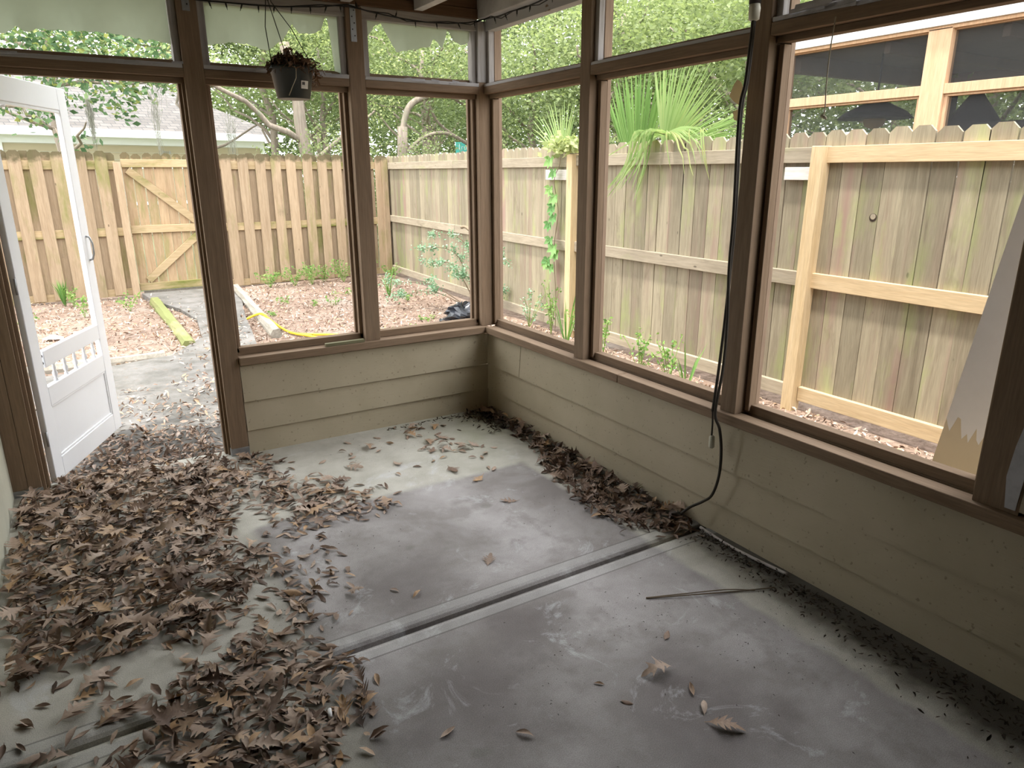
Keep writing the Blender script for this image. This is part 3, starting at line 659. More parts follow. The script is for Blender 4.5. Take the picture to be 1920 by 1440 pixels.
# loose litter (uncountable): one mesh indoors
lv, lf, lt = [], [], []
def litter(x, y, z, size, kind, tilt, tint, z0=0):
    half = narrow_shape(random.randrange(6)) if kind == 'n' else oak_shape(random.randrange(8))
    if kind == 'n': half = [half[1], half[3], half[5], half[7]]
    vs, fs = leaf_verts(half, size, R(-.15,.15), R(-.3,1.0), R(-1,1)); b = len(lv)
    mt = Matrix.Translation((x,y,z)) @ Euler((random.gauss(0,tilt), random.gauss(0,tilt), R(0,6.28))).to_matrix().to_4x4()
    pv = [mt @ Vector(v) for v in vs]; dz = min(p.z for p in pv)
    if dz < z0+.001: pv = [p+Vector((0,0,z0+.001-dz)) for p in pv]
    lv.extend([tuple(p) for p in pv]); lf.extend([tuple(b+i for i in f) for f in fs]); lt.extend([min(1,max(0,tint+random.gauss(0,.08)))]*len(fs))
def flush_litter(name, mat, lab, cat):
    global lv, lf, lt
    o = npmesh(name, np.array(lv), np.array(lf), mat, lt, smooth=True); tag(o, lab, cat, kind='stuff'); lv, lf, lt = [], [], []; return o
for P, n, kn, tl, sf in ((D1,3300,.9,.33,.035),(D1b,420,.92,.2,.05),(D2,560,.9,.2,.05),(D3,90,.93,.15,.08)):
    for _ in range(n):
        x, y = sample(P, sf)
        if not ok_in(x, y) or clearbox(x, y): continue
        k = 'n' if random.random() < kn else 'o'; litter(x, y, R(0, pile(x,y)), R(.04,.075) if k == 'n' else R(.08,.12), k, tl, R(0,.95))
flush_litter('leaf_litter', M['litter'], 'deep drift of small dry brown leaves by the doorway', 'leaf litter')
for _ in range(900):
    x, y = sample(DR, .02)
    if not ok_in(x, y): continue
    k = 'n' if random.random() < .85 else 'o'; litter(x, y, R(0, pile(x,y)), R(.04,.07) if k == 'n' else R(.07,.11), k, .4, R(0,.55)*(1 if x < -.12 else .6))
flush_litter('leaf_litter', M['litter'], 'line of dark leaf litter along the right wall', 'leaf litter')
for _ in range(1300):
    y = -2.1-2.2*random.random()**1.0; x = -abs(random.gauss(0,.10))-.02; wdt = .04+.07*min(1,(-y-2)/1.4)
    x = -.055-abs(random.gauss(0, wdt))
    litter(x, y, R(0,.015), R(.010,.028), 'n', .3, R(0,.6))
for _ in range(260):
    x, y = -abs(random.gauss(0,.12))-.05, R(-.5,-.05); litter(x, y, R(0,.025), R(.02,.05), 'n', .4, R(0,.7))
for _ in range(120):
    litter(R(-.8,-.1), -.05-abs(random.gauss(0,.03)), 0, R(.01,.03), 'n', .3, R(0,.8))
for _ in range(420):
    cx, cy = random.choice(((-.75,-2.45),(-.6,-2.5),(-1.2,-2.55),(-.5,-1.5),(-1.5,-1.3),(-1.8,-1.7),(-.9,-.4),(-.5,-2.9),(-.35,-2.75)))
    litter(cx+random.gauss(0,.16), cy+random.gauss(0,.13), 0, R(.003,.011), 'n', .2, R(0,.4))
flush_litter('leaf_debris', M['crumb'], 'dark crumbs of leaf debris beside the right wall', 'debris')
# individual leaves
def put_leaf(name, me, x, y, z, rz, tilt, lab, grp, cat='leaf', sc=1.0):
    o = bpy.data.objects.new(name, me); COL.objects.link(o); ex, ey = random.gauss(0,tilt), random.gauss(0,tilt)
    o.rotation_euler = (ex, ey, rz); o.scale = (sc,sc,sc)
    mt = Euler(o.rotation_euler).to_matrix(); mz = min((mt @ (v.co*sc)).z for v in me.vertices); o.location = (x, y, max(z, .0008-mz))
    return tag(o, lab, cat, grp)
def on_pile(P, n, meshes, name, lab, grp, tilt=.16):
    k = 0
    while k < n:
        x, y = sample(P, .04)
        if not ok_in(x, y) or clearbox(x, y): continue
        put_leaf(name, random.choice(meshes), x, y, pile(x,y)*R(.75,1.15), R(0,6.28), tilt, lab, grp, sc=R(.8,1.2)); k += 1
on_pile(D1, 105, OAK, 'oak_leaf', 'dry brown lobed oak leaf in the deep drift by the doorway', 'oak leaves in the doorway drift', .2)
on_pile(D1b, 14, OAK, 'oak_leaf', 'dry lobed oak leaf on the leaf spill right of the door post', 'oak leaves right of the door post')
on_pile(D2, 22, OAK, 'oak_leaf', 'dry lobed oak leaf in the small pile at the front left', 'oak leaves in the front left pile')
on_pile(DR, 26, OAK, 'oak_leaf', 'dry lobed oak leaf at the foot of the right wall', 'oak leaves along the right wall')
on_pile(D1, 110, NAR, 'oblong_leaf', 'dry narrow oblong leaf in the deep drift by the doorway', 'narrow leaves in the doorway drift', .25)
on_pile(D1b, 60, NAR, 'oblong_leaf', 'dry narrow oblong leaf on the leaf spill right of the door post', 'narrow leaves right of the door post')
on_pile(D2, 95, NAR, 'oblong_leaf', 'dry narrow oblong leaf in the small pile at the front left', 'narrow leaves in the front left pile')
on_pile(D3, 45, NAR, 'oblong_leaf', 'dry narrow leaf scattered between the drift and the front left pile', 'narrow leaves between the two piles')
on_pile(DR, 40, NAR, 'oblong_leaf', 'dry narrow oblong leaf at the foot of the right wall', 'narrow leaves along the right wall')
DL = [(-2.75,-1.72),(-2.35,-1.78),(-2.4,-2.1),(-2.75,-2.2)]
on_pile(DL, 16, NAR, 'oblong_leaf', 'dry narrow leaf on the bare concrete strip at the left edge', 'narrow leaves on the bare left strip', .08)
on_pile(DL, 5, OAK, 'oak_leaf', 'dry oak leaf scattered on the bare concrete strip at the left edge', 'oak leaves on the bare left strip', .08)
SF = [(-1.45,-.12),(-.35,-.12),(-.35,-1.0),(-1.1,-1.0),(-1.45,-.7)]
far_oak = [(-.70,-.25),(-.63,-.14),(-.55,-.38),(-.60,-.50),(-.52,-.62),(-.44,-.60),(-.95,-.62),(-1.30,-.68),(-1.18,-.55),(-.72,-.86),(-.66,-1.05),(-.66,-.42),(-.50,-.18),(-.62,-.58),(-1.0,-.3),(-.7,-.55)]
for x, y in far_oak: put_leaf('oak_leaf', random.choice(OAK), x, y, 0, R(0,6.28), .12, 'dry oak leaf lying alone on the pale concrete below the back wall', 'oak leaves below the back wall', sc=R(.85,1.15))
for _ in range(46):
    x, y = sample(SF) if random.random() < .6 else (random.gauss(-.62,.12), random.gauss(-.40,.16)); put_leaf('oblong_leaf', random.choice(NAR), x, y, 0, R(0,6.28), .12, 'dry narrow leaf on the pale concrete below the back wall', 'narrow leaves below the back wall', sc=R(.7,1.1))
heroes = [('oak_leaf',OAK[4],-.893,-2.712,2.9,1.05,'curled oak leaf nearest the middle of the bare front floor'),
 ('oblong_leaf',NAR[3],-.861,-2.83,1.0,1.0,'small folded leaf between two oak leaves on the front floor'),
 ('oval_leaf',NAR[1],-.885,-2.905,.8,1.0,'pale oval leaf touching the tip of an oak leaf'),
 ('oak_leaf',OAK[1],-.89,-2.995,-.9,.95,'pale flat oak leaf nearest the photo bottom on the front floor'),
 ('oblong_leaf',NAR[0],-1.608,-2.58,.3,1.0,'curled dark leaf right of the front left pile'),
 ('oak_leaf',OAK[3],-1.764,-2.382,1.2,.6,'crumpled leaf just right of the front left pile'),
 ('oblong_leaf',NAR[4],-1.415,-2.706,2.2,.9,'reddish narrow leaf at the bottom middle of the floor'),
 ('oblong_leaf',NAR[2],-.735,-2.582,.6,.8,'pale narrow leaf below the thin twig on the floor'),
 ('oblong_leaf',NAR[5],-1.094,-2.651,2.4,.5,'tiny narrow leaf on the bare floor left of the oak leaves'),
 ('oblong_leaf',NAR[2],-1.074,-2.762,-1.0,.6,'small narrow pale leaf below the tiny one on the floor'),
 ('oblong_leaf',NAR[1],-1.454,-1.801,2.1,.7,'leaf on the floor behind the joint, left one of two'),
 ('oblong_leaf',NAR[4],-1.389,-1.872,.5,.9,'leaf on the floor behind the joint, right one of two'),
 ('oak_leaf',OAK[0],-.654,-1.362,2.6,.9,'oak leaf lying by itself in the middle of the floor'),
 ('oak_leaf',OAK[5],-1.02,-1.80,.9,.75,'withered thin oak leaf behind the joint at the floor centre'),
 ('oblong_leaf',NAR[3],-1.748,-2.083,.1,1.1,'narrow leaf resting across the floor joint'),
 ('oblong_leaf',NAR[5],-1.702,-2.252,1.4,.9,'leaf on the floor just in front of the joint end'),
 ('oak_leaf',OAK[2],-2.497,-1.776,.8,1.1,'oak leaf on the bare concrete strip between the two piles, left one'),
 ('oak_leaf',OAK[5],-2.422,-1.985,.4,1.1,'long oak leaf in front of the bare strip at the left'),
 ('oak_leaf',OAK[6],-2.36,-2.02,2.2,1.2,'long oak leaf across the left end of the floor joint'),
 ('oak_leaf',OAK[0],-2.52,-1.83,.3,.9,'oak leaf lying flat left of the long oak leaf on the bare strip'),
 ('oblong_leaf',NAR[2],-2.58,-1.74,.5,.9,'narrow leaf on the bare strip nearest the deep drift'),
 ('oblong_leaf',NAR[0],-1.10,-.98,.2,1.0,'leaf at the front edge of the pale concrete border')]
for nm, me, x, y, rzz, s_, lab in heroes: put_leaf(nm, me, x, y, 0, rzz, .03, lab, None, sc=s_)

tw = empty('dead_twig', (-.40,-2.47,.004), 0, label='thin brown doubled twig lying on the front floor', cat='twig')
part(MB().tube(spline([(-.24,.10,.0),(-.08,.02,.004),(.09,-.05,.0),(.24,-.115,.002)]), .0025, 6), 'twig_strand', M['stem'], tw)
part(MB().tube(spline([(-.24,.103,.0),(-.07,.034,.001),(.07,-.03,.004),(.16,-.085,.0)]), .0022, 6), 'twig_strand', M['stem'], tw)
tag(MB().tube(spline([(-.052,-2.08,.012),(-.062,-2.24,.008),(-.058,-2.38,.008),(-.042,-2.55,.010)]), .007, 6).build('wood_strip', M['whiteboard']), 'pale thin strip on the floor along the right wall', 'strip')
tag(MB().tube([(-1.893,-2.37,.03),(-1.886,-2.338,.034)], .006, 8).build('paper_roll', M['butt']), 'tiny white paper roll on the front left leaf pile', 'paper roll')

# ================================================================== THE YARD
G = -.08
def zfield(x, y): return G+.02*math.sin(x*1.3+.5)*math.sin(y*1.1)
gm = MB(); nx, ny = 60, 60
xs = np.linspace(-5.0,4.6,nx); ys = np.linspace(-6.5,7.6,ny)
for y in ys:
    for x in xs:
        z = zfield(x, y)
        if -3.2 < x < .2 and y < .3: z = -.22
        gm.v.append((x, y, z))
for j in range(ny-1):
    for i in range(nx-1): a = j*nx+i; gm.f.append((a,a+1,a+nx+1,a+nx)); gm.sm.append(True)
S(gm.build('ground', M['ground'], recalc=False), 'leaf strewn soil of the side yard')
S(MB().add([(-80,-60,-.25),(90,-60,-.25),(90,110,-.25),(-80,110,-.25)], [(0,1,2,3)]).build('lawn', M['lawn'], recalc=False))
pm = MB(); ol = [(-2.95,.13),(-.85,.13),(-.80,2.2),(-.95,2.9),(-.85,3.6),(-.72,4.6),(-.55,5.6),(-.50,6.4),(-.55,6.98),(-1.62,6.98),(-1.55,6.3),(-1.32,5.4),(-1.25,4.6),(-1.35,3.6),(-1.7,2.95),(-2.4,2.75),(-3.0,2.7)]
pm.prism(ol, (0,0,-.14), (1,0,0), (0,1,0), (0,0,1), .11)
S(pm.build('path', M['path']), 'weathered concrete pad and path to the gate')
# yard litter
def yard(n, x0, x1, y0, y1, keep, smin=.03, smax=.065, tint=(0,1)):
    for _ in range(n):
        x, y = R(x0,x1), R(y0,y1)
        if not keep(x, y): continue
        zb = -.028 if inpoly(x, y, ol) else zfield(x, y); litter(x, y, zb+R(.0,.03), R(smin,smax), 'n', .45, R(*tint), zb)
onpath = lambda x, y: inpoly(x, y, ol)
yard(9000, -4.2, 1.95, 2.2, 7.0, lambda x, y: not onpath(x, y))
yard(1500, .2, 2.0, .2, 2.4, lambda x, y: True)
flush_litter('yard_leaves', M['litterout'], 'carpet of dry leaves over the side yard', 'leaf litter')
yard(3800, .15, 1.98, -4.2, .4, lambda x, y: True, .03, .07)
flush_litter('yard_leaves', M['litterout'], 'sunlit dry leaves along the foot of the right fence', 'leaf litter')
yard(2300, -3.0, -.85, .14, 1.9, lambda x, y: random.random() < 1.25-y*.5)
yard(900, -2.62, -1.76, .13, .8, lambda x, y: random.random() < 1.2-y)
yard(900, -1.75, -.7, 1.5, 4.2, lambda x, y: random.random() < .5)
yard(420, -1.6, -.5, 3.2, 6.8, lambda x, y: random.random() < 1.4-.2*y)
flush_litter('yard_leaves', M['litterout'], 'dry leaves spread over the concrete outside the doorway', 'leaf litter')

# landscape timbers
def timber(p, q, w, h, lab, mat):
    p, q = Vector(p), Vector(q); d = (q-p); n = 10; m = MB(); sd = Vector((-d.y,d.x,0)).normalized(); b = 0
    for i in range(n+1):
        c = p+d*i/n; j = [R(-.008,.008) for _ in range(6)]
        m.v += [tuple(c-sd*(w/2+j[0])), tuple(c-sd*(w/2+j[1])+Vector((0,0,h*.6))), tuple(c-sd*(w*.3+j[2])+Vector((0,0,h+j[3]))), tuple(c+sd*(w*.3)+Vector((0,0,h+j[4]))), tuple(c+sd*(w/2+j[5])+Vector((0,0,h*.6))), tuple(c+sd*w/2)]
    for i in range(n):
        for k in range(5): a = i*6+k; m.f.append((a,a+1,a+7,a+6)); m.sm.append(False)
    m.f += [(5,4,3,2,1,0), tuple(n*6+k for k in range(6))]; m.sm += [False]*2
    return tag(m.build('landscape_timber', mat), lab, 'timber')
timber((-1.52,6.35,-.1),(-1.50,3.36,-.1), .13, .10, 'moss covered landscape timber left of the gate path', M['mossy'])
timber((-.40,6.80,-.1),(-.66,3.34,-.1), .11, .12, 'grey landscape timber right of the gate path', M['timber'])
timber((-3.3,3.06,-.1),(-1.76,3.04,-.1), .11, .09, 'grey timber edging the leaf bed behind the open door', M['timber'])
timber((.05,2.45,-.11),(1.2,3.0,-.11), .09, .06, 'weathered board on the ground beyond the back sill', M['timber'])
# hose
hz = lambda x, y, z=0.: (x, y, -.055+z)
ho = empty('garden_hose', (-.3,3.2,-.06), 0, label='yellow garden hose crossing the timber in the yard', cat='hose')
off = Vector((-.3,3.2,-.06))
def hosepart(ps): part(MB().tube([Vector(p)-off for p in spline([Vector(p) for p in ps], 8)], .0135, 8), 'hose_run', M['hose'], ho)
hosepart([hz(-.77,4.42,-.01),hz(-.66,4.36,.05),hz(-.60,4.20,.085),hz(-.57,3.9,.05),hz(-.50,3.5),hz(-.40,3.28),hz(-.2,3.14),hz(-.06,3.0),hz(.06,2.78),hz(.2,2.5),hz(.3,2.2)])
hosepart([hz(-.46,3.34,.0),hz(-.36,3.16),hz(-.25,2.84),hz(-.16,2.5),hz(-.1,2.2)])
# bin bag
bb = MB(); NB, MBk = 18, 12
for i in range(MBk+1):
    th_ = math.pi*.52*i/MBk
    for k in range(NB):
        ph = 2*math.pi*k/NB; rr = (.24+.05*math.sin(3*ph+i)+R(-.03,.03))*math.sin(th_+.02)
        bb.v.append((1.50+rr*math.cos(ph)*1.0, 3.25+rr*math.sin(ph)*.8, -.09+.17*math.cos(th_)*(1+.25*math.sin(2*ph+1))+R(-.015,.015)))
for i in range(MBk):
    for k in range(NB): bb.f.append((i*NB+k,i*NB+(k+1)%NB,(i+1)*NB+(k+1)%NB,(i+1)*NB+k)); bb.sm.append(False)
tag(bb.build('bin_bag', M['bag']), 'crumpled black plastic bag by the shrub near the corner', 'bag')
bb2 = MB()
for (ox, oy, s_) in ((1.80,3.55,.10),(1.73,2.98,.08)):
    b0 = len(bb2.v)
    for i in range(7):
        for k in range(12):
            th_ = math.pi*i/6; ph = k*math.pi/6; rr = s_*(1+R(-.2,.2))*math.sin(th_+.01); bb2.v.append((ox+rr*math.cos(ph), oy+rr*math.sin(ph), -.03+s_*.7*math.cos(th_)))
    for i in range(6):
        for k in range(12): bb2.f.append((b0+i*12+k,b0+i*12+(k+1)%12,b0+(i+1)*12+(k+1)%12,b0+(i+1)*12+k)); bb2.sm.append(False)
    tag(bb2.build('bin_bag', M['bag']), 'small black plastic bundle %s' % ('behind the crumpled bag' if s_ > .09 else 'right in front of the crumpled bag'), 'bag'); bb2 = MB()
tm = MB()
for i in range(9):
    for j in range(5): tm.v.append((-2.76+.19*i/8, 4.42+.14*j/4+.01*math.sin(i), -.075+.055*math.sin(math.pi*i/8)*(.4+.6*math.sin(math.pi*j/4))+R(0,.01)))
for i in range(8):
    for j in range(4): a = i*5+j; tm.f.append((a,a+1,a+6,a+5)); tm.sm.append(True)
tag(tm.build('plastic_litter', M['white'], recalc=False), 'white scrap of plastic among the leaves behind the door', 'litter')

# ------------------------------------------------------------------ fences
def dogear(w, z0, z1, th, cut=.035):
    return [(-w/2,z0),(w/2,z0),(w/2,z1-cut),(w/2-cut,z1),(-w/2+cut,z1),(-w/2,z1-cut)]
def picket(parent, x, y, rz, w, z0, z1, th, mat, name='picket', lean=0):
    m = MB().prism(dogear(w, z0, z1, th), (0,0,0), (1,0,0), (0,0,1), (0,1,0), th)
    o = m.build(name, mat, parent); o.location = (x, y, 0); o.rotation_euler = (0, lean, rz); return o
# back fence line: y = 7.0 + .047*(x+3)
byl = lambda x: 7.0+.047*(x+3)
ang = math.atan(.047)
def back_fence(x0, x1, lab, xs_inner, top):
    f = empty('board_fence', (0,0,0), 0, label=lab, cat='fence')
    for zc, h in ((1.69,.11),(.82,.11),(-.005,.10)):
        m = MB().box((0,0,zc-h/2),((x1-x0)/math.cos(ang),.04,zc+h/2)); o = m.build('rail', M['fenceLX'], f, .004); o.location = (x0, byl(x0)+.0, 0); o.rotation_euler = (0,0,ang)
    for x in xs_inner:
        picket(f, x, byl(x)-.021, ang, .142, -.06+R(0,.03), top(x)+R(-.012,.012), .019, M['fenceL'], lean=R(-.008,.008))
    xo = xs_inner[0]-.118
    while xo < x1:
        if xo > x0-.02: picket(f, xo, byl(xo)+.042, ang, .15, -.05, top(xo)+R(-.012,.012), .019, M['fenceL'], lean=R(-.006,.006))
        xo += .235
    return f
topL = lambda x: 1.865-.004*(x+3)
bl = back_fence(-4.4, -1.70, 'tan board fence left of the gate, seen through the doorway', [-4.24+.237*i for i in range(11)], topL)
br = back_fence(-.66, 2.32, 'tan board fence right of the gate, ending at the yard corner', [-.52+.237*i for i in range(12)], topL)
for x in (2.20, 2.30): pass
def fpost(par, x0, x1, y0, y1, z1, mat, lean=0):
    o = MB().box((0,0,-.12),(x1-x0,y1-y0,z1)).build('fence_post', mat, par, .004); o.location = (x0,y0,0); o.rotation_euler = (0,lean,0); return o
fpost(bl, -1.725, -1.635, byl(-1.7)-.075, byl(-1.7)+.0, 1.73, M['fenceL'], 0)
fpost(br, -.72, -.63, byl(-.7)-.075, byl(-.7)+.0, 1.75, M['fenceL'])
fpost(br, 2.12, 2.21, byl(2.1)-.09, byl(2.1)-.022, 1.80, M['fenceL'])
gt = empty('fence_gate', (-1.18,byl(-1.18),0), 0, label='tan wooden gate with diagonal braces in the back fence', cat='gate')
gx0, gx1 = -1.625, -.735; wd = (gx1-gx0)/7
for i in range(7):
    x = gx0+wd*(i+.5); picket(gt, x+1.18, .03, 0, wd-R(.006,.016), .03, topL(x)-.01+R(-.012,.012), .018, M['gate'], lean=R(-.006,.006))
for zc in (1.715, .84, -.0+.045):
    part(MB().box((gx0+1.18,-.012,zc-.052),(gx1+1.18,.029,zc+.052)), 'rail', M['fenceLX'], gt, .004)
def brace(p, q):
    m = MB().bar((p[0]+1.18,.008,p[1]), (q[0]+1.18,.008,q[1]), .036, .09, (0,-1,0)) if False else MB()
    d = Vector((q[0]-p[0],0,q[1]-p[1])); n = Vector((-d.z,0,d.x)).normalized()*.048; a = Vector((p[0]+1.18,-.010,p[1])); b = Vector((q[0]+1.18,-.010,q[1]))
    vs = [a-n,a+n,b+n,b-n]; vs += [v+Vector((0,.038,0)) for v in vs]
    m.add(vs, [(0,1,2,3),(7,6,5,4),(0,4,5,1),(1,5,6,2),(2,6,7,3),(3,7,4,0)]); part(m, 'brace', M['fenceLX'], gt, .003)
brace((-1.56,1.63),(-.78,.93)); brace((-.76,.75),(-1.50,.13))
part(MB().box((-.40,.02,-.11),(.42,.05,-.02)), 'gate_threshold', M['timber'], gt)

# right fence (runs along the porch); pickets behind rails
rf = empty('picket_fence', (2.02,0,0), 0, label='weathered grey dog eared fence along the right side of the yard', cat='fence')
def rfx(y): return 0. if y < 2.0 else .045*(y-2.0)
y = -4.6; i = 0
while y < 7.25:
    w_ = .14; top = 1.845-.006*max(0,min(y,6))*.3+R(-.010,.010)
    m = MB().prism(dogear(w_, .0, top, .018), (0,0,0), (0,1,0), (0,0,1), (1,0,0), .018)
    o = m.build('picket', M['fenceR'], rf); o.location = (rfx(y), y+.07, 0); o.rotation_euler = (R(-.005,.005), 0, 0); y += .1434; i += 1
def rrail(y0, y1, zc, mat, h=.1, x=-.0385, nm='rail', lab=None):
    m = MB(); a, b = rfx(y0), rfx(y1); m.add([(a+x,y0,zc-h/2),(a,y0,zc-h/2),(b,y1,zc-h/2),(b+x,y1,zc-h/2),(a+x,y0,zc+h/2),(a,y0,zc+h/2),(b,y1,zc+h/2),(b+x,y1,zc+h/2)], [(0,3,2,1),(4,5,6,7),(0,1,5,4),(1,2,6,5),(2,3,7,6),(3,0,4,7)])
    return part(m, nm, mat, rf, .003, lab)
for zc in (1.695, .865, .045):
    rrail(-4.6, -1.05, zc, M['pineY'], .104); rrail(-.96, 1.71, zc, M['fenceRY']); rrail(1.80, 4.6, zc-.01, M['fenceRY']); rrail(4.605, 7.2, zc-.01, M['fenceRY'])
rrail(-.955, -.74, 1.575, M['whiteboard'], .085, nm='board_scrap', lab='short white board under the top rail')
rrail(1.81, 2.22, 1.56, M['whiteboard'], .10, x=-.06, nm='board_scrap', lab='short white washed board beside the post')
def rpost(y0, y1, z1, lean=0):
    o = MB().box((-.09,0,-.12),(-.0005,y1-y0,z1)).build('fence_post', M['pineZ'], rf, .004); o.location = (0,y0,0); o.rotation_euler = (lean,0,0); return o
rpost(-1.045, -.955, 1.75, .012); rpost(1.705, 1.795, 1.755)
o = rpost(-3.85, -3.76, 1.75)
# knot hole
kn = MB().tube([(-.0015,-1.417,1.308),(-.0008,-1.417,1.308)], .026, 14); part(kn, 'knot', M['soil'], rf, label='dark knot hole')
kn = MB().tube([(-.004,-1.417,1.314),(-.0016,-1.417,1.314)], .018, 12); part(kn, 'knot_plug', M['fenceRY'], rf)

# white board leaning outside the near right opening
lb0, lb1 = Vector((.545,-2.765,-.07)), Vector((.135,-3.265,2.35)); d = (lb1-lb0).normalized(); wv = Vector((.0,-1,0)); wv = (wv-d*wv.dot(d)).normalized(); nn = d.cross(wv)
lean = empty('leaning_board', lb0, 0, label='long white board leaning outside the near right opening', cat='board')
def lboard(s0, s1, nm, mat, th, jag=False, lab=None):
    m = MB(); N = 14; L_ = (lb1-lb0).length
    e0 = [s0+(R(-.02,.02) if jag else 0) for _ in range(N+1)]
    for i in range(N+1):
        u = -.085+.17*i/N
        for s_ in (e0[i], s1):
            for k in (-th/2, th/2): m.v.append(tuple(d*s_*L_+wv*u+nn*k))
    for i in range(N):
        a, b = 4*i, 4*i+4; m.f += [(a,a+2,b+2,b),(a+1,b+1,b+3,a+3),(a,b,b+1,a+1),(a+2,a+3,b+3,b+2)]; m.sm += [False]*4
    m.f += [(0,1,3,2),(4*N,4*N+2,4*N+3,4*N+1)]; m.sm += [False]*2
    o = part(m, nm, mat, lean); 
    if lab: o['label'] = lab
M['leanpaint'] = paint('dull_white_board_paint', (.80,.80,.82), .6, .12, 4)
M['leanbare'] = paint('bare_board_end', (.66,.58,.44), .7, .1, 4)
lboard(0, 1, 'board', M['leanbare'], .018, lab='bare tan lower end'); lboard(.30, 1, 'white_facing', M['leanpaint'], .022, True)

# ------------------------------------------------------------------ plants
def leafcards(n, centre, L=(.05,.09), W=.5, up=.3):
    """n diamond leaves; centre(i)->pos ; returns verts, faces"""
    c = centre(n); d = RNG.normal(size=(n,3)); d[:,2] = d[:,2]*.7-.1; d /= np.linalg.norm(d,axis=1)[:,None]
    s_ = np.cross(d, RNG.normal(size=(n,3))); s_ /= np.linalg.norm(s_,axis=1)[:,None]; l = RNG.uniform(L[0],L[1],n)[:,None]; w_ = l*W*.5
    v = np.stack([c-d*l*.5, c+s_*w_-d*l*.05, c+d*l*.5, c-s_*w_-d*l*.05], 1).reshape(-1,3)
    return v, np.arange(4*n).reshape(n,4), c
def crown_centres(blobs, hollow=.55):
    B = np.array(blobs)  # x,y,z,rx,ry,rz
    vol = B[:,3]*B[:,4]*B[:,5]; p = vol/vol.sum()
    def f(n):
        k = RNG.choice(len(B), n, p=p); u = RNG.normal(size=(n,3)); u /= np.linalg.norm(u,axis=1)[:,None]; r = (hollow**3+(1-hollow**3)*RNG.random(n))**(1/3)
        q = B[k,:3]+u*r[:,None]*B[k,3:]
        return q+.12*np.sin(q[:,[1,2,0]]*6.0)+RNG.normal(size=(n,3))*.06
    return f
def limb(m, p, q, r0, r1, wob=.15, n=7):
    p, q = Vector(p), Vector(q); ps = []; rs = []
    for i in range(n+1):
        t = i/n; j = math.sin(math.pi*t)*wob; ps.append(p.lerp(q,t)+Vector((R(-j,j),R(-j,j),R(-j,j)*.6))); rs.append(r0+(r1-r0)*t)
    m.tube(ps, rs, 8); return ps
CROWN = {}
def crown_mesh(kind, mat, n, L):
    rg = [(0,0,0,1,1,.85)]+[(R(-.7,.7),R(-.7,.7),R(-.5,.6),R(.45,.65),R(.45,.65),R(.35,.55)) for _ in range(9)]
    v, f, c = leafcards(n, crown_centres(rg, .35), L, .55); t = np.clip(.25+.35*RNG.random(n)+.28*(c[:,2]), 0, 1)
    me_o = npmesh('foliage', v, f, mat, t); me = me_o.data; bpy.data.objects.remove(me_o); CROWN[kind] = me
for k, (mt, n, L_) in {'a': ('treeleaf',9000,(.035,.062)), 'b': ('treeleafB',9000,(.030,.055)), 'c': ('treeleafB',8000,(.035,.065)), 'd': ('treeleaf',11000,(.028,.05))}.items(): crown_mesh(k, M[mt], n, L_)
def tree(x, y, h, r, kind, lab, trunk=.11, zc=None, rz=None, lean=(0,0), cat='tree'):
    """crown radius r centred at height zc"""
    t = empty('tree', (x,y,-.2), 0, label=lab, cat=cat, group='trees beyond the fences')
    zc = zc if zc else h-r*.8; m = MB(); top = Vector((lean[0],lean[1],zc+.3*r))
    ps = limb(m, (0,0,0), top, trunk, trunk*.35, .12, 9)
    for i in range(6):
        b = ps[3+i % 6]; a = R(0,6.28); e = b+Vector((math.cos(a)*r*R(.5,.9), math.sin(a)*r*R(.5,.9), R(.2,.8)*r)); limb(m, b, e, trunk*.35, .012, .15, 5)
    m.build('trunk', M['bark'], t)
    o = bpy.data.objects.new('foliage', CROWN[kind]); COL.objects.link(o); o.parent = t; o.location = (lean[0],lean[1],zc+.2); o.scale = (r,r,r*R(.8,.95)); o.rotation_euler = (0,0,R(0,6.28) if rz is None else rz)
    return t
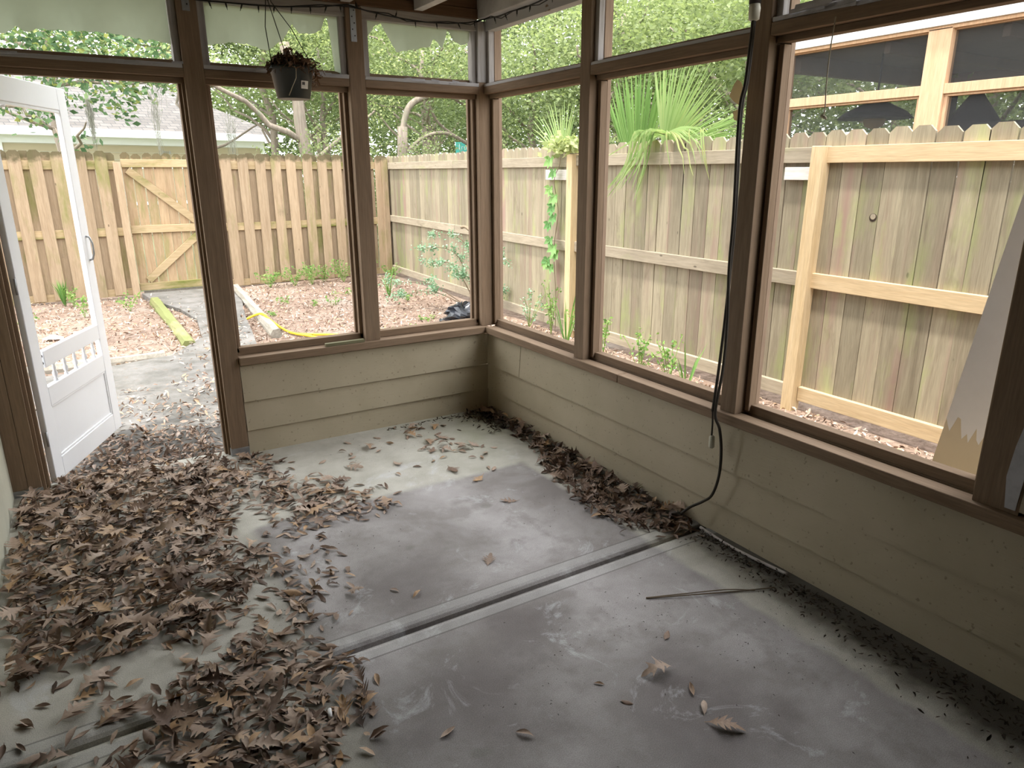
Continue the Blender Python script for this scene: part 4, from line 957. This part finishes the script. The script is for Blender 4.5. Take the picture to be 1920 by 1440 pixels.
T = [(1.6,12.2,6.2,1.7,'a','leafy crown high behind the hanging pot'),
 (2.6,11.6,5.2,1.9,'b','light green tree standing behind the fence right of the hanging pot'),
 (4.6,10.8,5.2,1.9,'d','dark green tree seen through the back opening beside the corner'),
 (5.6,8.0,4.6,1.8,'d','fine leaved tree just left of the corner post beyond the fence'),
 (5.0,5.2,4.4,1.7,'b','bright tree filling the right opening next to the corner'),
 (6.0,3.2,4.8,1.8,'b','bright yellow green tree behind the palm fronds'),
 (6.4,6.4,5.4,2.0,'d','tall fine leaved tree beyond the right fence near the corner'),
 (8.2,4.8,5.8,2.3,'c','big bright tree high behind the palm fronds'),
 (9.4,7.8,6.0,2.4,'c','large light tree far behind the right fence'),
 (8.4,11.5,8.5,2.9,'a','distant tree filling the gap above the yard corner'),
 (3.0,14.5,9.0,3.0,'c','distant light green tree behind the hanging pot'),
 (-2.2,12.4,6.9,2.0,'d','leafy crown high behind the broad leaved oak',.11,5.3),
 (.2,13.4,7.2,2.0,'a','leafy crown high beyond the gate',.11,5.6),
 (6.2,14.5,9.5,3.2,'c','distant bright tree behind the arching branches'),
 (12.5,5.0,7.0,2.8,'a','farthest tree behind the palm fronds'),
 (13.5,1.5,6.5,2.6,'b','far tree seen over the neighbouring porch roof'),
 (12.5,10.5,9.0,3.2,'b','far tree over the right fence toward the corner'),
 (8.0,17.5,7.0,3.0,'b','far light tree above the street sign'),
 (-7.5,32.5,14.,5.0,'a','tall tree behind the neighbouring house roof, leftmost one'),
 (-.5,34.5,14.,5.0,'c','tall tree rising behind the neighbouring house roof'),
 (-8.5,14.0,9.0,3.2,'c','tree at the far left beyond the tan fence'),
 (10.0,25.0,8.0,3.5,'a','farthest tree behind the street sign'),
 (8.5,31.5,12.0,4.4,'a','far tree right of the neighbouring house'),
 (2.0,46,15.,7.5,'d','very distant wooded crown behind the hanging pot',.3,6.2),
 (15.,45,15.,7.5,'a','very distant wooded crown behind the yard corner',.3,6.2),
 (28.,39,15.,7.5,'d','very distant wooded crown behind the right opening by the corner',.3,6.2),
 (37.,28,15.,7.5,'a','very distant wooded crown left of the palm',.3,6.2),
 (43.,14,15.,7.5,'d','very distant wooded crown right of the palm',.3,6.2),
 (44.,0,14.,7.,'a','very distant wooded crown behind the neighbouring porch',.3,6.2),
 (-14.,47,16.,8.,'a','very distant wooded crown at the far left behind the house',.3,6.2),
 (8.5,48,15.,7.5,'a','very distant wooded crown between the two back posts',.3,6.0),
 (22.,44,15.,7.5,'a','very distant wooded crown by the porch corner post',.3,6.0),
 (33.,35,15.,7.5,'d','very distant wooded crown behind the first right post',.3,6.0),
 (41.,21,15.,7.5,'d','very distant wooded crown directly behind the palm',.3,6.0),
 (8.6,1.2,4.6,1.9,'c','tree seen through the screens of the neighbouring porch'),
 (9.4,-1.6,4.8,2.0,'a','tree at the right seen through the neighbouring porch')]
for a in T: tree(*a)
# low hedge of shrubs behind the fences closes the view to the street
H = [(1.5,8.9),(3.4,8.4),(4.4,7.0),(4.2,3.6),(5.0,2.2),(8.3,.9),(8.6,-1.3),(7.0,9.5),(6.5,12.0),(3.0,12.0),(9.5,2.8)]
hl = ['under the leaning trunk','behind the yard corner','right of the yard corner','behind the left palm frond','behind the right palm frond','beyond the neighbouring porch, left one','beyond the neighbouring porch, right one','farther behind the corner','behind the street sign','between the far trunks','farthest behind the palm']
for (x, y), l in zip(H, hl):
    t = empty('shrub', (x,y,-.2), 0, label='dense green shrub beyond the fence '+l, cat='shrub', group='shrubs beyond the fences')
    o = bpy.data.objects.new('foliage', CROWN[random.choice('adb')]); COL.objects.link(o); o.parent = t; o.location = (0,0,1.35); o.scale = (1.1,1.1,1.35); o.rotation_euler = (0,0,R(0,6))
    m = MB()
    for k in range(5): limb(m, (R(-.1,.1),R(-.1,.1),0), (R(-.5,.5),R(-.5,.5),R(.8,1.6)), .03, .008, .06, 5)
    m.build('stems', M['bark'], t)
# leaning trunk, gnarled arching trunk
t = empty('tree', (1.95,9.6,-.2), 0, label='grey leaning bare trunk with side branch beyond the tan fence', cat='tree', group='trees beyond the fences')
m = MB(); limb(m, (0,0,0), (-.55,.1,4.0), .16, .09, .05, 9); limb(m, (-.35,.05,2.3), (-2.6,-.4,3.6), .06, .02, .12, 8); limb(m, (-.25,.0,2.0), (1.0,-.1,2.9), .05, .02, .1, 7); m.build('trunk', M['bark'], t)
v, f, c = leafcards(1800, crown_centres([(-2.2,-.4,3.5,.8,.5,.4),(.8,0,3.1,.6,.5,.5),(-.6,0,4.2,1.0,.8,.5)], .1), (.04,.08), .55); npmesh('foliage', v, f, M['treeleafB'], np.clip(RNG.random(1800),0,1), t)
t = empty('tree', (3.1,8.9,-.2), 0, label='gnarled tree with long arching branches beyond the yard corner', cat='tree', group='trees beyond the fences')
m = MB(); limb(m, (0,0,0), (.15,.0,2.6), .13, .10, .05, 6)
m.tube(spline([(.15,0,2.55),(.3,0,2.95),(.65,0,3.15),(1.1,0,3.2),(1.6,0,3.0),(2.1,0,2.6),(2.4,0,2.3)]), .06, 8)
m.tube(spline([(.05,0,2.0),(.5,-.1,2.4),(1.0,-.1,2.5),(1.5,-.1,2.3),(2.1,-.1,2.0)]), .035, 8)
m.tube(spline([(.65,0,3.15),(1.0,.2,2.7),(1.5,.2,2.4)]), .025, 6); m.build('trunk', M['bark'], t)
v, f, c = leafcards(2600, crown_centres([(.5,0,3.6,1.0,.5,.5),(1.6,0,3.4,.9,.5,.5),(2.2,0,2.7,.5,.5,.5),(-.3,0,3.2,.5,.4,.5)], .1), (.04,.07), .55); npmesh('foliage', v, f, M['treeleafB'], np.clip(RNG.random(2600),0,1), t)
# near oak branches hanging over the left fence
t = empty('oak_tree', (-3.2,9.2,-.2), 0, label='broad leaved oak hanging low over the tan fence at left', cat='tree')
m = MB(); limb(m, (0,0,0), (-.1,.1,4.6), .16, .08, .06, 8); limb(m, (0,0,3.0), (2.2,-.6,3.1), .05, .012, .12, 8); limb(m, (0,0,2.9), (.9,-.9,2.4), .04, .010, .1, 8); limb(m, (-.05,0,3.4), (-1.0,-.7,3.2), .04, .012, .1, 6); limb(m, (.9,-.9,2.4), (1.1,-1.0,1.9), .01, .005, .03, 4)
m.build('trunk', M['bark'], t)
v, f, c = leafcards(3600, crown_centres([(.5,-.6,2.75,.55,.4,.32),(1.4,-.6,3.05,.8,.4,.45),(2.2,-.6,3.2,.6,.4,.4),(.2,-.5,3.6,1.0,.5,.5),(1.6,-.4,3.8,1.1,.5,.5),(1.05,-.95,2.15,.25,.2,.16),(-.9,-.6,3.3,.7,.4,.5)], .05), (.07,.13), .6)
npmesh('foliage', v, f, M['oakleafgreen'], np.clip(RNG.random(3600)**1.3,0,1), t)
# tall tree added out of view so its crown keeps sun off the yard
t = empty('added_shade_tree', (-3.9,3.4,-.2), 0, label='tall tree added out of view, its high crown shading the side yard', cat='tree')
m = MB(); limb(m, (0,0,0), (.6,.4,7.5), .2, .1, .1, 8); limb(m, (.5,.3,6.0), (3.6,1.6,8.2), .07, .02, .2, 6); limb(m, (.5,.3,6.4), (2.6,-.4,8.4), .07, .02, .2, 6); m.build('trunk', M['bark'], t)
v, f, c = leafcards(8500, crown_centres([(1.2,.6,8.2,1.9,1.7,.7),(3.4,1.6,8.3,1.8,1.6,.6),(2.6,-.6,8.4,1.6,1.3,.6),(.2,2.6,8.0,1.5,1.3,.6),(3.2,3.6,8.2,1.6,1.4,.6),(.3,-2.3,8.1,1.9,1.5,.6),(1.6,-1.9,8.2,1.5,1.2,.5)], .0), (.10,.17), .6)
npmesh('foliage', v, f, M['treeleaf'], np.clip(RNG.random(8500),0,1), t)
# spanish moss
def mossclump(x, y, z, ln, w_, lab, n=130):
    m = MB()
    for i in range(n):
        a, b = random.gauss(0,w_), random.gauss(0,w_); L_ = ln*R(.15,1)**1.5; z0 = z-R(0,ln*.35); q = [(x+a,y+b,z0)]
        for k in range(1,6): q.append((x+a*(1-.13*k)+R(-.025,.025), y+b+R(-.02,.02), z0-L_*k/5))
        m.tube(q, [.0022]*5+[.0008], 3, False)
    n_f = len(m.f); o = m.build('spanish_moss', M['mossleaf'], recalc=False); at = o.data.attributes.new('tint','FLOAT','FACE'); at.data.foreach_set('value', RNG.random(n_f).astype(np.float32))
    return tag(o, lab, 'moss', 'moss hanging from the trees')
mossclump(-1.85,8.2,2.62,.62,.028,'thick grey moss hanging left of the gate in front of the house', 110)
mossclump(-1.05,7.7,2.75,1.0,.05,'long thin grey moss hanging beside the door post', 42)
mossclump(-.05,7.6,2.5,1.0,.06,'wispy grey moss hanging over the fence right of the door post', 42)
mossclump(-.85,8.6,3.3,.6,.12,'grey moss tuft high above the gate', 40)
# sprawling shrub by the corner, with pale leaves
sh = empty('sprawling_shrub', (1.95,3.7,-.08), 0, label='sprawling pale green shrub on the right fence near the corner', cat='shrub')
m = MB(); tips = []
stems = [((0,0,0),(-.25,.1,.7),(-.75,.25,.78)),((0,0,0),(-.1,.1,.8),(-.55,.15,.95)),((-.1,0,0),(-.5,.5,.3),(-1.0,1.1,.22)),((-.1,0,0),(-.5,.3,.22),(-.85,.65,.12)),((0,0,0),(-.15,-.1,.4),(-.45,-.25,.48)),((0,0,.2),(-.05,-.35,.7),(-.05,-.85,.65)),((0,0,0),(.0,-.3,.3),(-.0,-.6,.25)),((0,0,0),(-.3,.05,.55),(-.6,.1,.60))]
for s_ in stems:
    ps = spline(s_, 8); m.tube(ps, [.009*(1-.8*i/len(ps)) for i in range(len(ps))], 5); tips += ps[6:]
    for k in range(4):
        b = ps[R(7,len(ps)-1).__int__()]; e = b+Vector((R(-.14,.1),R(-.12,.12),R(-.02,.12))); m.tube([b,(b+e)/2+Vector((0,0,.015)),e], [.003,.002,.001], 4); tips += [b.lerp(e,u) for u in (.3,.6,1)]*2
m.build('stems', M['stem'], sh); tp = np.array([tuple(p) for p in tips])
v, f, c = leafcards(3000, lambda n: tp[RNG.integers(0,len(tp),n)]+RNG.normal(size=(n,3))*.025, (.020,.042), .6); npmesh('foliage', v, f, M['shrubleaf'], RNG.random(3000), sh)
m = MB().tube(spline([(1.93,3.72,.62),(1.91,3.68,.78),(1.90,3.66,.90)]), [.03,.025,.02], 7); m.tube(spline([(1.91,3.7,.86),(1.88,3.85,.93),(1.87,3.95,.92)]), .02, 6)
m.build('dead_stump', M['stem'], None); o = bpy.data.objects['dead_stump']; tag(o, 'broken pale stub of dead branch against the right fence', 'branch')
# weeds
def weed(x, y, h, n, lab, grp=None, mat='weedleaf', L=(.02,.045), spread=.1, name='weed'):
    zb = zfield(x,y)-.01; wd_ = empty(name, (x,y,zb), 0, label=lab, cat='weed', group=grp); m = MB(); tp = []
    for k in range(max(3,int(n/14))):
        e = Vector((random.gauss(0,spread),random.gauss(0,spread),h*R(.5,1))); ps = spline([(0,0,0),e*.5+Vector((0,0,h*.12)),e],5); m.tube(ps, [.003]*(len(ps)-1)+[.001], 4); tp += ps[3:]
    m.build('stems', M['gstem'], wd_); q = np.array([tuple(p) for p in tp])
    v, f, c = leafcards(n, lambda k: q[RNG.integers(0,len(q),k)]+RNG.normal(size=(k,3))*.018, L, .6); npmesh('foliage', v, f, M[mat], RNG.random(n), wd_)
gy = 'weeds in the leaf carpet'; ly = 'small green weed sprouting from the leaf carpet beyond the back openings'
for x, y in ((.25,5.1),(.0,5.35),(.45,4.95),(.9,4.6),(-.35,4.6),(.2,2.95),(.75,2.95),(1.1,3.4),(1.45,4.8),(.6,4.1),(1.7,3.6),(.9,5.6)): weed(x, y, R(.06,.13), 45, ly, gy, spread=.08)
gw = 'weed clumps along the tan fence'; lw = 'leafy weed clump at the foot of the tan fence right of the gate'
for x in (.1,.45,.7,.95,1.2,1.5,1.75,2.0): weed(x, byl(x)-.25-R(0,.3), R(.22,.42), 170, lw, gw, spread=.14)
for x, y, l in ((-2.45,6.6,'weed clump at the tan fence behind the open door'),(-2.35,5.7,'bright weed in the leaf bed behind the door'),(-1.85,5.9,'weed left of the mossy timber'),(-2.9,5.0,'grassy weed beside the door hinge side')): weed(x, y, .28, 90, l, 'weeds left of the path', spread=.1)
for x, y, h, l in ((1.86,2.35,.5,'blue green twiggy weed left of the far pine post'),(1.88,1.95,.6,'tall weed with bright leaves at the far pine post'),(1.80,1.35,.42,'weed clump at the fence in the middle right opening, left one'),(1.75,.9,.38,'weed clump at the fence in the middle right opening, second one'),(1.62,.25,.42,'pale weed at the fence in the middle right opening, third one'),(1.58,-.15,.45,'tall pale weed in the middle right opening, right one')): weed(x, y, h, 110, l, 'weeds along the right fence', mat='shrubleaf' if 'blue' in l else 'weedleaf', spread=.09, L=(.025,.045))
for x, y in ((1.35,-1.32),(1.55,-1.42),(1.25,-1.15)): weed(x, y, .06, 26, 'low green seedling in the sunlit leaves below the near right opening', 'seedlings below the near right opening', spread=.07, L=(.04,.07))
def blade(x, y, lab, n, h):
    t_ = empty('grass_tuft', (x,y,-.1), 0, label=lab, cat='grass'); m = MB()
    for k in range(n):
        a = R(0,6.28); e = Vector((math.cos(a)*h*R(.1,.4), math.sin(a)*h*R(.1,.4), h*R(.6,1))); s_ = Vector((-math.sin(a),math.cos(a),0))*.008; mid = e*.55+Vector((0,0,.04))
        b = len(m.v); m.v += [tuple(-s_), tuple(s_), tuple(mid-s_), tuple(mid+s_), tuple(e)]; m.f += [(b,b+1,b+3,b+2),(b+2,b+3,b+4)]; m.sm += [True]*2
    o = m.build('blades', M['weedleaf'], t_, recalc=False); at = o.data.attributes.new('tint','FLOAT','FACE'); at.data.foreach_set('value', (RNG.random(len(m.f))*.5).astype(np.float32))
blade(1.72, 1.45, 'upright blue green grass tuft behind the second right post', 9, .75); blade(1.60,-.32,'thin grass tuft at the right of the middle opening',6,.5); blade(-2.55,6.75,'dry grass tuft at the tan fence behind the open door',26,.4); blade(1.35,5.2,'dry thin grass stalks in the back opening',10,.45)
# creeper on the far pine post
cv = empty('creeper_vine', (1.93,1.95,0), 0, label='green five leaved creeper climbing beside the far pine post', cat='vine')
part(MB().tube(spline([(.03,-.02,1.80),(.0,-.04,1.66),(.0,.05,1.50),(.02,.0,1.2),(.0,.03,.9),(.02,.06,.66),(.02,.02,.3),(.0,.0,-.08)]), .004, 5), 'stem', M['stem'], cv)
def creeper_leaf(c, s_):
    m = MB()
    for k in range(5):
        a = math.radians(-90+(k-2)*48+R(-8,8)); dd = Vector((R(-.15,-.35), math.cos(a), math.sin(a))).normalized(); sd = dd.cross(Vector((1,.1,0))).normalized(); l = s_*R(.85,1.1)*(1 if k in (1,2,3) else .75); w_ = l*.26
        cc = Vector(c); pts_ = [cc, cc+dd*l*.35+sd*w_, cc+dd*l*.65+sd*w_*.8, cc+dd*l, cc+dd*l*.65-sd*w_*.8, cc+dd*l*.35-sd*w_, cc+dd*l*.5+Vector((.012,0,0))]
        b = len(m.v); m.v += [tuple(p) for p in pts_]; m.f += [(b+i,b+(i+1)%6,b+6) for i in range(6)]; m.sm += [True]*6
    o = m.build('leaf', M['vineleaf'], cv, recalc=False); at = o.data.attributes.new('tint','FLOAT','FACE'); at.data.foreach_set('value', np.full(len(m.f), R(.2,.8), np.float32))
for yy, zz in ((.07,1.44),(-.02,1.36),(.02,1.26),(.0,1.16),(.07,1.08),(.05,.93),(-.03,.86),(-.06,.80),(.13,.68),(.03,.66),(.10,.72),(.0,1.60),(.06,1.72)): creeper_leaf((-.035+R(-.01,.01),yy,zz), R(.085,.12))
v, f, c = leafcards(240, lambda n: np.array([.0,-.12,1.84])+RNG.normal(size=(n,3))*np.array([.05,.16,.045]), (.05,.09), .6); npmesh('foliage', v, f, M['treeleafB'], .6+.4*RNG.random(240), cv)
# palm
pal = empty('palm', (2.75,1.2,-.1), 0, label='fan palm with spiky fronds rising behind the right fence', cat='palm')
def frond(c, dirv, nrm, spread, n, ln, droop, tint, solid=.5, nm='frond'):
    m = MB(); c = Vector(c); dv_ = Vector(dirv).normalized(); nv = Vector(nrm); nv = (nv-dv_*nv.dot(dv_)).normalized(); sv = dv_.cross(nv); tints = []; dth = math.radians(spread/(n-1))
    for k in range(n):
        a = math.radians(-spread/2+spread*k/(n-1)); dd = (dv_*math.cos(a)+sv*math.sin(a)).normalized(); l = ln*R(.90,1.06)*(1-.12*abs(a)); ww = nv.cross(dd).normalized(); b = len(m.v); N = 8; tt = min(1,max(0,tint+R(-.15,.15)))
        for i in range(N+1):
            u = i/N; p = c+dd*l*u+Vector((0,0,-droop*(u**2.2)*l*R(.8,1.2)))+nv*(.035*math.sin(k*1.7)*max(0,u-.4))
            w_ = ln*dth*.52*min(u, solid)*(1 if u <= solid else max(.02,(1-u)/(1-solid))**.8)+.0008
            m.v += [tuple(p-ww*w_), tuple(p+nv*w_*1.1), tuple(p+ww*w_)]
        for i in range(N):
            for q in (0,1): m.f.append((b+3*i+q,b+3*i+q+1,b+3*i+q+4,b+3*i+q+3)); m.sm.append(False); tints.append(tt)
    o = m.build(nm, M['palmleaf'], pal, recalc=False); at = o.data.attributes.new('tint','FLOAT','FACE'); at.data.foreach_set('value', np.array(tints, np.float32)); return o
PC = lambda x, y, z: (x-2.75, y-1.2, z+.1)
frond(PC(2.6,1.52,1.42),(.0,.06,1),(-1,-.25,.0), 44, 22, 1.12, .0, .30, .72)
frond(PC(2.62,1.18,1.76),(-.02,-.56,.85),(-1,-.1,.15), 90, 36, .98, .06, .62, .45)
frond(PC(2.70,.95,1.80),(.1,-.9,.42),(-.7,0,.7), 50, 16, .80, .22, .5, .4)
frond(PC(2.60,2.80,1.70),(.0,.35,1),(-1,-.25,.1), 66, 17, .75, .10, .6, .4)
# fronds bent over the top of the fence
def hangblade(p0, p1, wdt, tint):
    p0, p1 = Vector(PC(*p0)), Vector(PC(*p1)); q = spline([p0, Vector((min(p0.x,p1.x)+.0, p0.y*.75+p1.y*.25, p0.z+.02)), p0.lerp(p1,.55)+Vector((-.04,0,.03)), p1], 5); b = len(hb.v); n = len(q)
    for i, p in enumerate(q):
        u = i/(n-1); d_ = (q[min(i+1,n-1)]-q[max(i-1,0)]).normalized(); sd = d_.cross(Vector((1,0,.25))).normalized(); w_ = wdt*min(1,.4+u*2)*(1-u)**.5+.0006
        hb.v += [tuple(p-sd*w_), tuple(p+sd*w_)]
    for i in range(n-1): hb.f.append((b+2*i,b+2*i+1,b+2*i+3,b+2*i+2)); hb.sm.append(True); ht.append(tint+R(-.2,.15))
hb = MB(); ht = []
for i in range(18):
    y1, z1 = random.choice(((1.05,1.40),(1.12,1.68),(.76,1.48),(.60,1.55),(.88,1.36),(.95,1.5),(.7,1.4))); hangblade((1.97,.46+R(-.06,.12),1.87+R(0,.02)), (1.86+R(-.06,.03), y1+R(-.08,.08), z1+R(-.08,.08)), .010, .65)
for y0, y1, z1 in ((.05,-.13,1.52),(.0,-.10,1.60),(.15,.05,1.70),(.4,.3,1.6)): hangblade((1.97,y0,1.88), (1.9,y1,z1), .010, .8)
o = hb.build('frond', M['palmleaf'], pal, recalc=False); at = o.data.attributes.new('tint','FLOAT','FACE'); at.data.foreach_set('value', np.clip(ht,0,1).astype(np.float32)); o['label'] = 'frond drooping over the fence top'
frond(PC(1.99,.50,1.90),(-.12,.75,-.25),(-.5,0,.8), 60, 9, .5, .55, .7, .3)
frond(PC(2.0,.45,1.91),(-.08,-.85,.05),(-.5,0,.8), 50, 8, .5, .5, .7, .3)
m = MB()
for p, q in (((0,0,0),PC(2.6,1.52,1.44)),((0,0,0),PC(2.62,1.2,1.78)),((0,0,0),PC(2.7,.95,1.82)),((0,0,0),PC(2.6,2.8,1.72)),((0,0,0),PC(2.02,.48,1.90))): m.tube(spline([p,(Vector(p)+Vector(q))/2+Vector((.06,0,.15)),q]), .012, 6)
m.build('stalks', M['gstem'], pal)
m = MB().tube([(0,0,-.1),(0,0,.5)], [.16,.13], 12); m.build('trunk', M['bark'], pal)

# ------------------------------------------------------------------ neighbouring house at left
hs = empty('house', (-.5,20.5,-.25), math.radians(16.5), label='cream house with grey hip roof beyond the tan fence', cat='house')
part(MB().box((-9,0,0),(4.3,8,2.85)), 'wall', M['cream'], hs)
cl = MB()
for i in range(13): cl.box((-9,-.02-.0,.2+.2*i),(4.3,-.001,.2+.2*i+.012))
part(cl, 'siding_lines', M['plasterL'], hs)
part(MB().box((-9.5,-.45,2.83),(4.75,-.0,2.86)), 'soffit', M['white'], hs)
part(MB().box((-9.5,-.50,2.80),(4.80,-.43,3.02)), 'gutter', M['white'], hs, .01)
part(MB().box((-9.2,-.03,2.62),(4.3,.0,2.83)), 'frieze_board', M['white'], hs)
part(MB().box((4.2,-.04,0),(4.34,.0,2.83)), 'corner_board', M['white'], hs)
part(MB().add([(-9.6,-.5,3.0),(4.85,-.5,3.0),(4.85,8.5,3.0),(-9.6,8.5,3.0),(-5.2,4,5.5),(.4,4,5.5)], [(0,1,5,4),(1,2,5),(2,3,4,5),(3,0,4),(0,3,2,1)]), 'roof', M['shingle'], hs)
for x0, x1 in ((-3.6,-1.1),(-.3,2.3)):
    wn = part(MB().box((x0,-.05,.9),(x1,-.0,2.05)), 'window_frame', M['white'], hs); part(MB().box((x0+.12,-.055,1.0),(x1-.12,-.051,1.95)), 'pane', M['cream'], wn)
part(MB().box((-3.32,-.06,1.0),(-3.18,-.0,2.7)), 'downspout', M['white'], hs)
def text(body, size, loc, rot, mat, par, nm, ext=.003):
    cu = bpy.data.curves.new(nm, 'FONT'); cu.body = body; cu.size = size; cu.align_x = 'CENTER'; cu.align_y = 'CENTER'; cu.extrude = ext
    tmp = bpy.data.objects.new(nm, cu); COL.objects.link(tmp); dg = bpy.context.evaluated_depsgraph_get(); me = bpy.data.meshes.new_from_object(tmp.evaluated_get(dg)); bpy.data.objects.remove(tmp)
    me.materials.clear(); me.materials.append(mat); o = bpy.data.objects.new(nm, me); COL.objects.link(o); o.parent = par; o.location = loc; o.rotation_euler = rot; return o
text('7018', .14, (1.05,-.035,2.42), (math.pi/2,0,0), M['metal'], hs, 'house_number')
# street sign
ss = empty('street_sign', (5.7,10.8,-.2), math.radians(-25), label='teal street sign on a post beyond the right fence', cat='sign')
part(MB().box((-.33,-.006,2.17),(.33,.006,2.43)), 'sign_blade', M['signteal'], ss, .004); part(MB().tube([(0,.02,0),(0,.02,2.45)], .025, 10), 'sign_post', M['metal'], ss)
lt_ = MB()
for i, hh in enumerate((.12,.07,.07,.10,.07,.07,.09)): lt_.box((-.25+i*.055,-.009,2.27),(-.25+i*.055+.012,-.0062,2.27+hh)); lt_.box((-.25+i*.055,-.009,2.27+(hh-.012)*(i % 2)),(-.25+i*.055+.035,-.0062,2.27+(hh-.012)*(i % 2)+.012))
part(lt_, 'sign_lettering', M['white'], ss)

# ------------------------------------------------------------------ neighbouring screened porch at right
nb = empty('screened_porch', (4.2,0,-.2), 0, label='neighbouring screened porch with tan wood frame beyond the fence', cat='porch')
Z0 = .2
def nbp(a, b, nm, mat, bev=.003, lab=None): return part(MB().box((a[0]-4.2,a[1],a[2]+Z0),(b[0]-4.2,b[1],b[2]+Z0)), nm, mat, nb, bev, lab)
nbp((4.12,-5,2.752),(4.2,1.25,2.86), 'fascia', M['white']); nbp((4.15,-5,2.722),(4.25,1.16,2.751), 'header', M['nbwood']); nbp((4.08,-5,2.862),(7.6,1.3,2.93), 'roof', M['shingle'])
nbp((4.25,-5,2.72),(7.4,1.15,2.76), 'porch_ceiling', M['ceil'])
for y0, y1 in ((1.05,1.16),(-.55,-.35),(-2.3,-2.1)): nbp((4.15,y0,.0),(4.25,y1,2.735), 'post', M['nbwood'])
for y0, y1 in ((-.35,1.05),(-2.1,-.55)):
    nbp((4.155,y0,2.215),(4.25,y1,2.295), 'rail', M['nbwood']); nbp((4.18,y0,2.195),(4.25,y1,2.215), 'rail_stop', M['nbwood'])
    for a, b in ((y0,y0+.03),(y1-.03,y1)): nbp((4.18,a,.7),(4.25,b,2.195), 'stop', M['nbwood'])
    nbp((4.19,y0,2.712),(4.25,y1,2.722), 'stop', M['nbwood'])
    s_ = MB().add([(.012,y0,.7+Z0),(.012,y1,.7+Z0),(.012,y1,2.74+Z0),(.012,y0,2.74+Z0)], [(0,1,2,3)]); part(s_, 'insect_screen', M['nbscreen'], nb)
nbp((4.15,-5,.0),(4.25,1.16,.7), 'knee_wall', M['siding'])
for y0, y1 in ((1.02,1.12),(-.95,-.80),(-2.7,-2.55)): nbp((7.2,y0,.0),(7.35,y1,2.74), 'far_post', M['darkin'])
nbp((7.2,-5,2.48),(7.35,1.1,2.76), 'far_header', M['ceil']); nbp((7.2,-5,0),(7.35,1.1,.9), 'far_knee_wall', M['darkin']); nbp((4.3,1.02,2.55),(7.3,1.10,2.76), 'side_header', M['ceil'])
nbp((4.25,-5.1,0),(7.4,-5,2.76), 'house_wall', M['siding'])
for y in (-.9,.1,-1.9): nbp((4.3,y-.03,2.62),(7.2,y+.03,2.72), 'joist', M['ceil'])
nbp((5.0,-.02,.0),(5.13,.12,2.72), 'inner_post', M['darkin'])
t = empty('patio_umbrella', (5.2,-.3,-.0), 0, label='dark folded patio umbrella inside the neighbouring porch', cat='umbrella')
part(MB().tube([(0,0,0),(0,0,2.3)], .02, 8), 'pole', M['darkin'], t); part(MB().lathe([(.30,1.55),(.34,1.72),(.26,2.0),(.06,2.28)], 14), 'canopy', M['darkin'], t)
t = empty('hanging_lamp', (4.9,.52,2.72), 0, label='wide dark hanging lamp with tan globe in the neighbouring porch', cat='lamp')
part(MB().tube([(0,0,-.45),(0,0,0)], .01, 6), 'rod', M['darkin'], t); part(MB().lathe([(.36,-.62),(.30,-.56),(.10,-.46),(.02,-.45)], 20), 'shade', M['darkin'], t); part(MB().lathe([(.02,-.72),(.09,-.69),(.11,-.63),(.09,-.58)], 16), 'globe', M['creamglobe'], t, label='tan globe')
t = empty('patio_table', (5.3,-1.2,-.0), 0, label='dark high table behind the neighbouring porch screen', cat='table')
part(MB().box((-.3,-1.0,1.92),(.3,1.1,2.02)), 'tabletop', M['darkin'], t, .01)
for a in (-.25,.25):
    for b in (-.9,1.0): part(MB().box((a-.03,b-.03,0),(a+.03,b+.03,1.92)), 'leg', M['darkin'], t)
